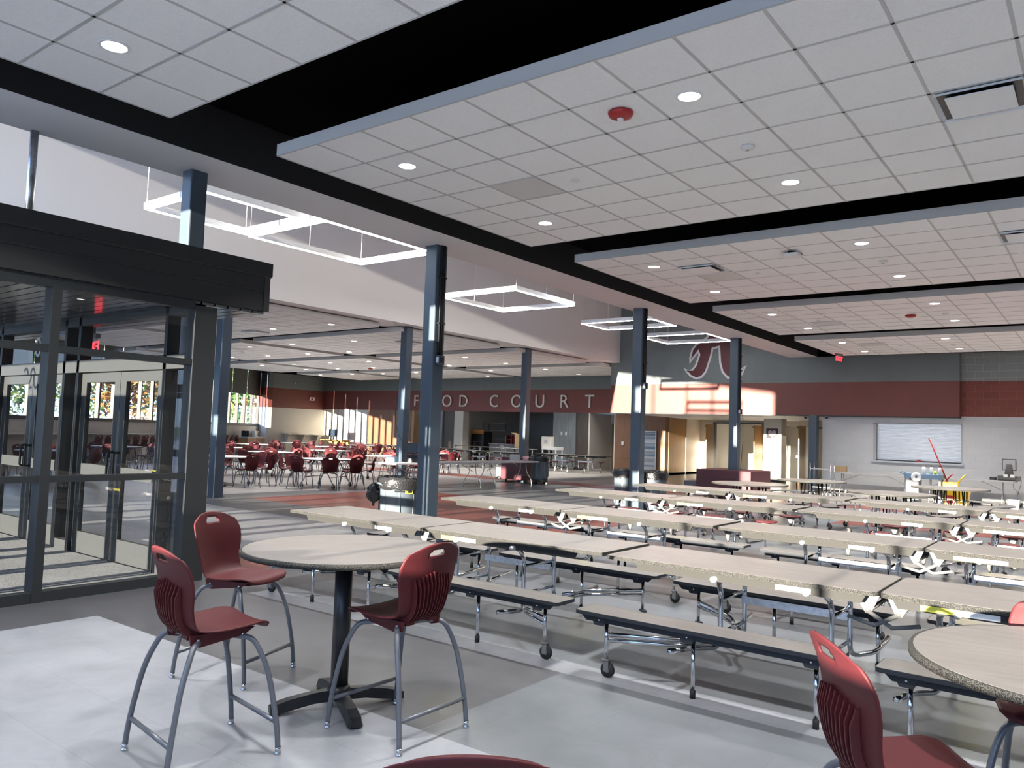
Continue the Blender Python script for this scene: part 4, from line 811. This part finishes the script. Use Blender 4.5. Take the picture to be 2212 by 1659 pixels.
b = MB(); b.add(vs, fs, BAG, False); b.build('bag_knot', o, (-.40, -.06, .42))
bin_round((-14.42, 20.52, 0), 'round grey waste bin on a caster dolly by the second slim column', True, .29, .76)
bin_round((-8.62, 15.62, 0), 'blue-grey waste bin on the left of the middle column', False, .27, .86)
bin_round((-7.98, 15.75, 0), 'dark waste bin with folded liner on the right of the middle column', False, .27, .86)
# upholstered bench blocks around columns
def bench_block(cx, cy, hw, label, seatw=.38, h=.80):
    o = thing('bench_block', label, 'bench', (cx, cy, 0), 0, 'maroon upholstered bench blocks'); UP = mat('maroon_vinyl', (.075, .016, .024), .5); GV = mat('grey_vinyl', (.10, .11, .125), .5)
    g_ = .17
    b = MB(); b.prism([(-hw, -hw), (hw, -hw), (hw, -g_), (-hw, -g_)], .10, h, UP); b.build('front_backrest', o); b = MB(); b.box(-hw, hw, g_, hw, .10, h, UP); b.build('rear_backrest', o)
    b = MB(); b.box(-hw, -g_, -g_, g_, .1, h, UP); b.build('side_backrest', o); b = MB(); b.box(g_, hw, -g_, g_, .1, h, UP); b.build('side_backrest', o)
    b = MB(); b.prism(rrect(seatw/2, hw*.95, .06), .09, .46, GV); b.build('seat_cushion', o, (-hw-seatw/2, 0, 0))
    b = MB()
    for s in (-1, 1):
        for u in (-1, 1): b.box(s*hw*.8-.05, s*hw*.8+.05, u*hw*.8-.05, u*hw*.8+.05, 0, .1, BLK)
    b.build('foot', o)
    b = MB(); b.box(-hw-.002, hw+.002, -hw-.003, -hw, .56, .57, BLK); b.build('seam', o); return o
bench_block(-15.5+.15, 20.87, .52, 'maroon upholstered bench block wrapped around the second slim column', .25, .80)
bench_block(-8.17, 20.8, .75, 'low maroon upholstered bench block wrapped around the far column', .4, .80)
# cleaning corner
o = thing('janitor_cart', 'grey cleaning cart loaded with bottles near the white block wall', 'cart', (-3.55, 21.1, 0)); b = MB(); b.prism(rrect(.40, .24, .04), .84, .95, BLUEG); b.build('top_tray', o)
b = MB(); b.prism(rrect(.38, .22, .04), .14, .22, BLUEG); b.box(-.34, -.1, -.2, .2, .22, .8, LEGGREY); b.build('lower_tray', o)
b = MB()
for sx in (-1, 1):
    for sy in (-1, 1): b.box(sx*.35-.02, sx*.35+.02, sy*.19-.02, sy*.19+.02, .1, .86, LEGGREY); caster(Matrix.Translation((sx*.35, sy*.19, 0)), b)
b.build('frame', o); b = MB(); b.tube(bez([(-.38, -.2, .92), (-.52, -.2, .98), (-.52, .2, .98), (-.38, .2, .92)], .05), .014, BLUEG, 8); b.build('push_handle', o)
def bottle(x, y, z, m, m2, lab, r_=.035, h_=.2):
    o = thing('spray_can', lab, 'bottle', (x, y, z), 0, 'cleaning bottles on the cart'); b = MB(); b.lathe([(r_, 0), (r_, h_*.75), (r_*.5, h_*.88)], m, 14); b.build('body', o); b = MB(); b.lathe([(r_*.5, h_*.88), (r_*.5, h_)], m2, 12); b.build('cap', o)
bottle(-3.40, 21.05, .95, ALWHITE, BLK, 'silver spray can with black cap on the cleaning cart, left of the yellow ball'); bottle(-3.22, 21.05, .95, ALWHITE, BLK, 'silver spray can on the cleaning cart, nearest the mop handle')
bottle(-3.55, 21.0, .95, WHITEPL, REDPL, 'white spray bottle with red top on the cleaning cart', .045, .2)
b = MB(); b.lathe([(.001, 0), (.035, .015), (.045, .045), (.035, .075), (.001, .09)], mat('lime_plastic', (.55, .65, .08), .5), 14, None, True, False); tag(b.build('lime_duster', None, (-3.31, 20.98, .95)), 'round lime-green duster head standing on the cleaning cart', 'duster')
b = MB(); b.lathe([(.03, -.05), (.11, -.05), (.11, .05), (.03, .05), (.03, -.05)], WHITEPL, 28, Matrix.Rotation(PI/2, 4, 'X') @ Matrix.Rotation(.2, 4, 'Y'), True, False); tag(b.build('paper_roll', None, (-3.68, 20.79, .88)), 'big white paper roll hung on the front of the cleaning cart', 'paper roll')
o = thing('mop_bucket', 'yellow mop bucket on casters with wringer beside the cleaning cart', 'bucket', (-2.9, 21.3, 0)); b = MB(); b.prism([(-.2, .08), (.2, .08), (.27, .58), (-.27, .58)], -.17, .17, YEL, 'y'); b.build('tub', o); b = MB(); b.prism([(-.25, .5), (.02, .5), (.04, .78), (-.28, .78)], -.15, .15, YEL, 'y'); b.tube([(.0, -.1, .75), (.2, -.1, .98)], .016, YEL, 8); b.build('wringer', o)
b = MB(); b.box(-.19, -.02, -.215, -.205, .28, .48, REDPL); b.build('warning_panel', o); b = MB(); [caster(Matrix.Translation((sx*.17, sy*.12, -.02)), b) for sx in (-1, 1) for sy in (-1, 1)]; b.build('casters', o)
o = thing('mop', 'mop with red handle leaning from the yellow bucket', 'mop', (0, 0, 0)); b = MB(); b.tube([(-2.98, 21.25, .5), (-3.47, 21.15, 1.82)], .016, REDPL, 8); b.tube([(-3.12, 21.2, .8), (-2.98, 21.2, .98)], .016, REDPL, 8); b.build('handle', o); b = MB(); b.lathe([(.03, .0), (.09, -.06), (.11, -.18), (.06, -.24)], WHITEPL, 12, Matrix.Translation((-2.97, 21.25, .52))); b.build('mop_head', o)
b = MB(); b.lathe([(.13, 0), (.15, .24), (.16, .25), (.14, .25), (.12, .02)], WHITEPL, 20); tag(b.build('white_pail', None, (-2.1, 25.35, 0)), 'white plastic pail on the floor under the end of the long wall table', 'pail')
o = thing('monitor', 'black point-of-sale monitor seen from behind on the wall table', 'monitor', (-2.24, 25.85, .74), 0); b = MB(); b.box(-.17, .17, -.02, .02, .28, .60, BLK); b.box(-.145, .145, -.025, -.02, .305, .575, LAM); b.build('screen_back', o); b = MB(); b.prism([(-.14, 0), (.14, 0), (.06, .45), (-.06, .45)], -.08, -.025, BLK, 'y'); b.build('stand', o); b = MB(); b.box(-.26, .26, -.2, .14, 0, .13, BLK); b.build('cash_drawer', o)
b = MB(); b.box(-.12, -.02, -.21, -.2, .10, .18, WHITEPL); b.box(.04, .14, -.21, -.2, .10, .18, WHITEPL); b.build('power_brick', o)
b = MB(); b.prism(rrect(.08, .06, .02), 0, .08, BLK); tag(b.build('card_reader', None, (-2.62, 25.8, .74)), 'small black card reader left of the monitor', 'card reader')
b = MB(); b.tube(crv([(-1.96, 25.62, .86), (-1.93, 25.42, .7), (-2.02, 25.4, .3), (-1.9, 25.42, .05)]), .006, BLK, 6); b.tube(crv([(-2.05, 25.62, .86), (-2.12, 25.41, .6), (-1.98, 25.4, .4), (-2.0, 25.42, .03)]), .005, BLK, 6); tag(b.build('monitor_cables'), 'tangled black cables hanging off the table below the monitor', 'cable')
b = MB(); b.box(-.17, .17, -.12, .12, 0, .17, CARD); tag(b.build('cardboard_box', None, (-6.7, 25.85, .74), .1), 'brown cardboard box on the left end of the wall table', 'box')
o = thing('wire_cart', 'small grey metal trolley in front of the column by the block wall', 'trolley', (-7.05, 25.1, 0)); b = MB()
for sx in (-1, 1):
    for sy in (-1, 1): b.tube([(sx*.3, sy*.2, .05), (sx*.3, sy*.2, 1.0)], .014, CHROME, 8); caster(Matrix.Translation((sx*.3, sy*.2, -.03)), b)
b.build('posts', o); b = MB(); b.box(-.3, .3, -.2, .2, .80, .82, GREYTUBE); b.build('top_shelf', o); b = MB(); b.box(-.3, .3, -.2, .2, .25, .27, GREYTUBE); b.build('lower_shelf', o)
# serving shutter
o = bpy.data.objects.new('window_27', None); COL.objects.link(o); o.location = (-4.685, 26.62, 1.13); o['kind'] = 'structure'
b = MB(); k = 0
while k < 29: b.prism([(0, k*.04), (.012, k*.04+.01), (.012, k*.04+.03), (0, k*.04+.04)], -1.2, 1.2, SHUT, 'x', Matrix.Scale(-1, 4, (0, 1, 0))); k += 1
b.build('shutter_curtain', o); b = MB(); b.box(-1.215, -1.13, -.14, .05, 0, 1.17, LAM); b.box(1.19, 1.215, -.14, .05, 0, 1.17, LAM); b.box(-1.215, 1.215, -.14, .05, 1.15, 1.17, LAM); b.box(-1.215, 1.215, -.12, .02, 0, .03, BLK); b.build('shutter_frame', o); b = MB(); b.box(-1.27, 1.27, -.19, .0, -.05, 0.0, GREYTUBE); b.build('counter_ledge', o)
b = MB(); b.box(-.05, .05, -.03, .03, 0, .07, REDPL); tag(b.build('red_carton', None, (-4.62, 26.48, 1.13)), 'tiny red carton on the ledge of the serving shutter', 'carton')
# wall items
o = thing('directory_board', 'tall white-framed display board with blue-grey striped panels on the brown wall', 'display board', (-16.04, 30.95, 0)); b = MB()
for x0, x1, z0, z1 in ((-.4, -.36, .2, 1.88), (.36, .4, .2, 1.88), (-.36, .36, .2, .24), (-.36, .36, 1.84, 1.88), (-.36, .36, 1.0, 1.03), (-.36, .36, 1.38, 1.4)): b.box(x0, x1, -.03, 0, z0, z1, ALWHITE)
b.build('frame', o); b = MB()
for i in range(40):
    z = .24+i*.04; b.box(-.36, .36, -.02, -.005, z, z+.04, (BLUEG, LAM, mat('pale_blue', (.34, .42, .52), .5), GREYTUBE)[R.randrange(4)])
b.build('striped_panel', o)
b = MB(); b.box(-.06, .06, -.03, 0, -.08, .08, WHITEPL); tag(b.build('wall_control', None, (-17.3, 30.97, 1.3)), 'white wall control on the brown panel beside the oak door', 'wall control')
for x, t_ in ((-20.57, 'left'), (-20.32, 'right')): b = MB(); b.box(-.045, .045, -.012, 0, -.08, .08, WHITEPL); tag(b.build('light_switch', None, (x, 30.945, 1.65)), '%s one of two white switch plates on the grey wood panel' % t_, 'switch', 'switch plates on the grey wood panel')
o = thing('poster', 'dark poster with a pale heart shape on the sunlit white pier', 'poster', (-10.63, 30.985, 1.72)); b = MB(); b.box(-.23, .23, -.008, 0, 0, .40, mat('poster_black', (.03, .02, .025), .4)); b.build('sheet', o)
b = MB(); hp = [(.16*math.sin(t)**3*1.0, .20+.011*(13*math.cos(t)-5*math.cos(2*t)-2*math.cos(3*t)-math.cos(4*t))) for t in [2*PI*i/28 for i in range(28)]]; b.prism(hp, -.011, -.008, mat('poster_pink', (.65, .5, .52), .5), 'y'); b.build('printed_shape', o)
def domecam(loc, lab):
    o = thing('dome_camera', lab, 'security camera', loc, 0, 'dome security cameras'); b = MB(); b.lathe([(.07, 0), (.075, -.03), (.06, -.05)], WHITEPL, 18); b.build('housing', o); b = MB(); b.lathe([(.055, -.05), (.05, -.075), (.025, -.1), (.001, -.105)], BLK, 18, None, True, False); b.build('dome', o); return o
dcam = domecam((-8.05, 26.7, 2.5), 'dome camera under the red band, left of the column by the block wall'); dup(dcam, (-7.3, 26.42, 2.5), 0, 'dome camera under the red band, above the left edge of the block wall')
o = thing('bullet_camera', 'white camera ball high on the grey wall above the red band', 'security camera', (-37.86, 28.75, 4.1)); b = MB(); b.lathe([(.09, 0), (.08, .05), (.05, .1)], WHITEPL, 16, Matrix.Rotation(PI/2, 4, 'Y')); b.build('housing', o); b = MB(); b.lathe([(.04, .1), (.03, .13)], BLK, 12, Matrix.Rotation(PI/2, 4, 'Y')); b.build('lens', o)
o = thing('wall_fire_alarm', 'white and red fire alarm on the red band of the left wall', 'fire alarm', (-37.885, 30.0, 3.1), PI/2); b = MB(); b.box(-.17, .17, -.08, 0, 0, .2, WHITEPL); b.build('housing', o); b = MB(); b.box(-.08, .06, -.09, -.08, .04, .15, REDPL); b.build('strobe', o)
# left corner furniture
o = thing('wall_shelf', 'long cream wall counter with brackets in the far left corner', 'counter', (-37.87, 29.3, 0), PI/2); b = MB(); b.box(-1.3, 1.3, -.6, 0, 1.06, 1.12, CREAM); b.build('counter_top', o); b = MB(); b.box(-1.3, 1.3, -.02, 0, 1.12, 1.26, CREAM); b.build('backsplash', o)
for x in (-1.1, 0, 1.0): b = MB(); b.prism([(-.45, 1.06), (0, 1.06), (0, .35), (-.1, .35)], x-.03, x+.03, CREAM, 'x'); b.build('bracket', o)
o = thing('base_cabinet', 'low cabinet with pale top and brown doors at the end of the windows', 'cabinet', (-36.95, 25.35, 0), math.atan2(WD.y, WD.x)); b = MB(); b.box(-1.2, 1.2, -.3, .3, .08, .84, OAK); b.build('body', o); b = MB(); b.box(-1.25, 1.25, -.33, .33, .84, .9, LAM); b.build('counter_top', o)
for i in range(4): b = MB(); b.box(-1.18+i*.6, -.62+i*.6, .3, .32, .1, .82, BROWNW); b.build('cabinet_door', o)
def micro(s, label, m, m2):
    p = WO+WD*s+NRM*.62; o = thing('microwave', label, 'microwave', (-36.95+WD.x*s, 25.35+WD.y*s, .9), math.atan2(WD.y, WD.x)+PI); b = MB(); b.box(-.27, .27, -.2, .2, .01, .32, m); b.build('housing', o); b = MB(); b.box(-.25, .12, -.21, -.2, .04, .29, m2); b.build('door', o); b = MB(); b.box(.14, .25, -.208, -.2, .04, .29, BLK); b.build('control_panel', o)
micro(.55, 'black microwave on the low cabinet at the window end', BLK, SCREEN); micro(-.25, 'white microwave with silver door on the low cabinet', WHITEPL, ALWHITE)
o = thing('desk', 'yellow oak desk with a monitor in front of the white door panel', 'desk', (-35.1, 29.6, 0)); b = MB(); b.box(-.95, .95, -.35, .35, .82, .87, OAK); b.build('desk_top', o)
for sx in (-1, 1):
    for sy in (-1, 1): b = MB(); b.box(sx*.88-.04, sx*.88+.04, sy*.28-.04, sy*.28+.04, 0, .82, OAK); b.build('leg', o)
b = MB(); b.box(-.84, .84, .25, .28, .6, .82, OAK); b.build('apron', o)
o = thing('desk_monitor', 'black computer monitor standing on the oak desk', 'monitor', (-35.3, 29.6, .87)); b = MB(); b.box(-.36, .36, -.02, .02, .16, .58, BLK); b.build('housing', o); b = MB(); b.box(-.34, .34, -.024, -.02, .18, .56, SCREEN); b.build('screen', o); b = MB(); b.box(-.03, .03, .0, .05, .02, .3, BLK); b.box(-.14, .14, -.1, .1, 0, .02, BLK); b.build('stand', o)
# serving area
o = thing('rolling_rack', 'chrome wire shelving rack in the dim serving opening', 'rack', (-26.3, 33.3, 0)); b = MB()
for sx in (-1, 1):
    for sy in (-1, 1): b.tube([(sx*.78, sy*.25, .02), (sx*.78, sy*.25, 2.1)], .018, CHROME, 8)
b.build('upright', o)
for z in (.8, 1.25, 1.68, 2.08): b = MB(); b.box(-.78, .78, -.25, .25, z-.012, z+.012, GREYTUBE); b.build('shelf', o)
o = thing('display_cooler', 'black display cooler with orange header inside the serving opening', 'cooler', (-26.45, 32.2, 0)); b = MB(); b.box(-.42, .42, -.35, .35, 0, 1.6, BLK); b.build('body', o); b = MB(); b.box(-.42, .42, -.37, -.35, 1.48, 1.68, mat('orange_header', (.42, .18, .04), .5)); b.build('header', o)
for z in (.35, .7, 1.05): b = MB(); b.box(-.36, .36, -.36, -.35, z, z+.03, LEGGREY); b.build('shelf', o)
o = thing('serving_counter', 'stainless serving counter across the opening', 'counter', (-24.4, 31.9, 0)); b = MB(); b.box(-1.0, 1.0, -.35, .35, 0, .98, ZINC); b.build('body', o); b = MB(); b.box(-1.05, 1.05, -.4, .4, .98, 1.03, CHROME); b.build('counter_top', o)
o = thing('tray_rail', 'long silver tray rail in front of the serving opening', 'rail', (-24.1, 30.2, 0)); b = MB()
for y in (-.12, 0, .12): b.tube([(-2.6, y, .86), (2.6, y, .86)], .02, CHROME, 8)
b.build('rail_tube', o)
for x in (-2.4, -.8, .8, 2.4): b = MB(); b.box(x-.03, x+.03, -.14, .14, .82, .85, GREYTUBE); b.tube([(x, 0, .82), (x, 0, 0)], .025, GREYTUBE, 8); b.build('post', o)
o = thing('carton', 'tall open cardboard carton beside the second slim column', 'box', (-22.75, 30.75, .88)); b = MB(); b.box(-.26, .26, -.22, .22, 0, .62, CARD); b.build('body', o); b = MB(); b.add([(-.26, -.22, .62), (-.26, .22, .62), (-.5, .22, .72), (-.5, -.22, .72)], [(0, 1, 2, 3)], CARD); b.build('flap', o)
o = thing('carton_stand', 'dark stand under the open cardboard carton', 'stand', (-22.75, 30.75, 0)); b = MB(); b.box(-.3, .3, -.25, .25, .8, .88, BLK); b.build('top', o); b = MB(); [b.box(sx*.26-.02, sx*.26+.02, sy*.2-.02, sy*.2+.02, 0, .8, BLK) for sx in (-1, 1) for sy in (-1, 1)]; b.build('leg', o)
o = thing('supply_table', 'small white table in front of the grey wood panel', 'table', (-20.35, 29.9, 0)); b = MB(); b.box(-.4, .4, -.3, .3, .88, 1.02, WHITEPL); b.build('tabletop', o)
for sx in (-1, 1):
    for sy in (-1, 1): b = MB(); b.box(sx*.36-.025, sx*.36+.025, sy*.26-.025, sy*.26+.025, 0, .88, WHITEPL); b.build('leg', o)
o = thing('towel_dispenser', 'cream paper towel dispenser standing on the small white table', 'dispenser', (-20.6, 29.85, 1.02)); b = MB(); b.prism(rrect(.28, .14, .07), 0, .46, CREAM); b.build('housing', o); b = MB(); b.box(-.08, .08, -.146, -.14, .15, .30, LAM); b.build('window', o)
o = thing('red_bag', 'red-backed chair-like bag behind the wire rack', 'bag', (-25.9, 34.2, 0)); b = MB(); b.prism(rrect(.3, .25, .1), 0, 1.45, REDPL); b.build('body', o)
o = thing('kitchen_cage', 'green metal wire cage at the back of the serving opening', 'cage', (-22.2, 34.2, 0)); b = MB(); GRN = mat('green_metal', (.10, .22, .18), .5)
for x in (-.8, -.4, .2, .3, .8): b.tube([(x, 0, 0), (x, 0, 1.9)], .018, GRN, 6)
for z in (.9, 1.2, 1.88): b.tube([(-.8, 0, z), (.8, 0, z)], .014, GRN, 6)
b.build('frame', o)

# ------------------------------------------------------------------ outside: trees and a parked car
def tree(x, y, h, r_, m, label):
    o = thing('tree', label, 'tree', (x, y, -.25), R.uniform(0, 6), 'trees outside the slanted windows'); b = MB(); b.tube([(0, 0, 0), (.1, .05, h*.3), (0, 0, h*.6), (.15, .1, h*.9)], [.22, .17, .1, .03], BARK, 8)
    for k in range(6): a = k*1.05+R.random(); z = h*R.uniform(.3, .6); b.tube([(0, 0, z), (r_*.6*math.cos(a), r_*.6*math.sin(a), z+h*.22)], [.07, .02], BARK, 5)
    b.build('trunk', o); b = MB(); vs = []; fs = []
    for k in range(1500):
        u = R.random()**.4; a = R.uniform(0, 2*PI); c = R.uniform(-1, 1); s_ = math.sqrt(1-c*c); p = Vector((r_*u*s_*math.cos(a), r_*u*s_*math.sin(a), h*.58+h*.42*u*c))
        d1 = Vector((R.uniform(-1, 1), R.uniform(-1, 1), R.uniform(-1, 1))).normalized(); d2 = d1.orthogonal().normalized(); q = R.uniform(.12, .3); i = len(vs)
        vs += [p-d1*q, p-d2*q*.6, p+d1*q, p+d2*q*.6]; fs.append((i, i+1, i+2, i+3))
    b.add(vs, fs, m); b.build('foliage', o)
for i in range(15):
    a = math.radians(-56.5-i*2.3); d = (64, 76, 88)[i % 3]; hh = R.uniform(8.5, 11)*d/72
    tree(d*math.sin(a), d*math.cos(a), hh, hh*.33, (LEAF1, LEAF2, LEAF1, LEAF3)[i % 4], '%s tree outside the slanted windows, %s from the far corner' % (('green', 'yellow-green', 'dark green', 'orange')[i % 4], ['first', 'second', 'third', 'fourth', 'fifth', 'sixth', 'seventh', 'eighth', 'ninth', 'tenth', 'eleventh', 'twelfth', 'thirteenth', 'fourteenth', 'fifteenth'][i]))
def car(x, y, rz, m, label):
    o = thing('parked_car', label, 'car', (x, y, -.2), rz, 'parked cars outside the windows'); b = MB(); b.prism([(-2.3, .35), (2.3, .35), (2.35, .8), (1.5, .95), (-2.25, .98)], -.85, .85, m, 'y'); b.prism([(-2.2, .96), (1.5, .95), (.7, 1.55), (-1.9, 1.6)], -.75, .75, m, 'y'); b.build('body', o)
    b = MB(); b.prism([(-1.9, 1.02), (1.2, 1.0), (.62, 1.48), (-1.75, 1.5)], -.77, .77, SCREEN, 'y'); b.build('side_glass', o)
    for sx in (-1.4, 1.45):
        for sy in (-.86, .72): b = MB(); b.lathe([(.33, 0), (.33, .14)], RUB, 18, Matrix.Translation((sx, sy+.14, .33)) @ Matrix.Rotation(PI/2, 4, 'X')); b.lathe([(.2, -.01), (.2, .15)], ZINC, 12, Matrix.Translation((sx, sy+.14, .33)) @ Matrix.Rotation(PI/2, 4, 'X')); b.build('wheel', o)
car(-58, 36, 1.0, WHITEPL, 'white car parked outside the far end of the slanted windows'); car(-59, 20, 1.2, WHITEPL, 'white car parked outside behind the entrance doors'); car(-56, 25.5, 1.1, mat('blue_car_paint', (.10, .22, .45), .3), 'blue car parked outside between two white ones')
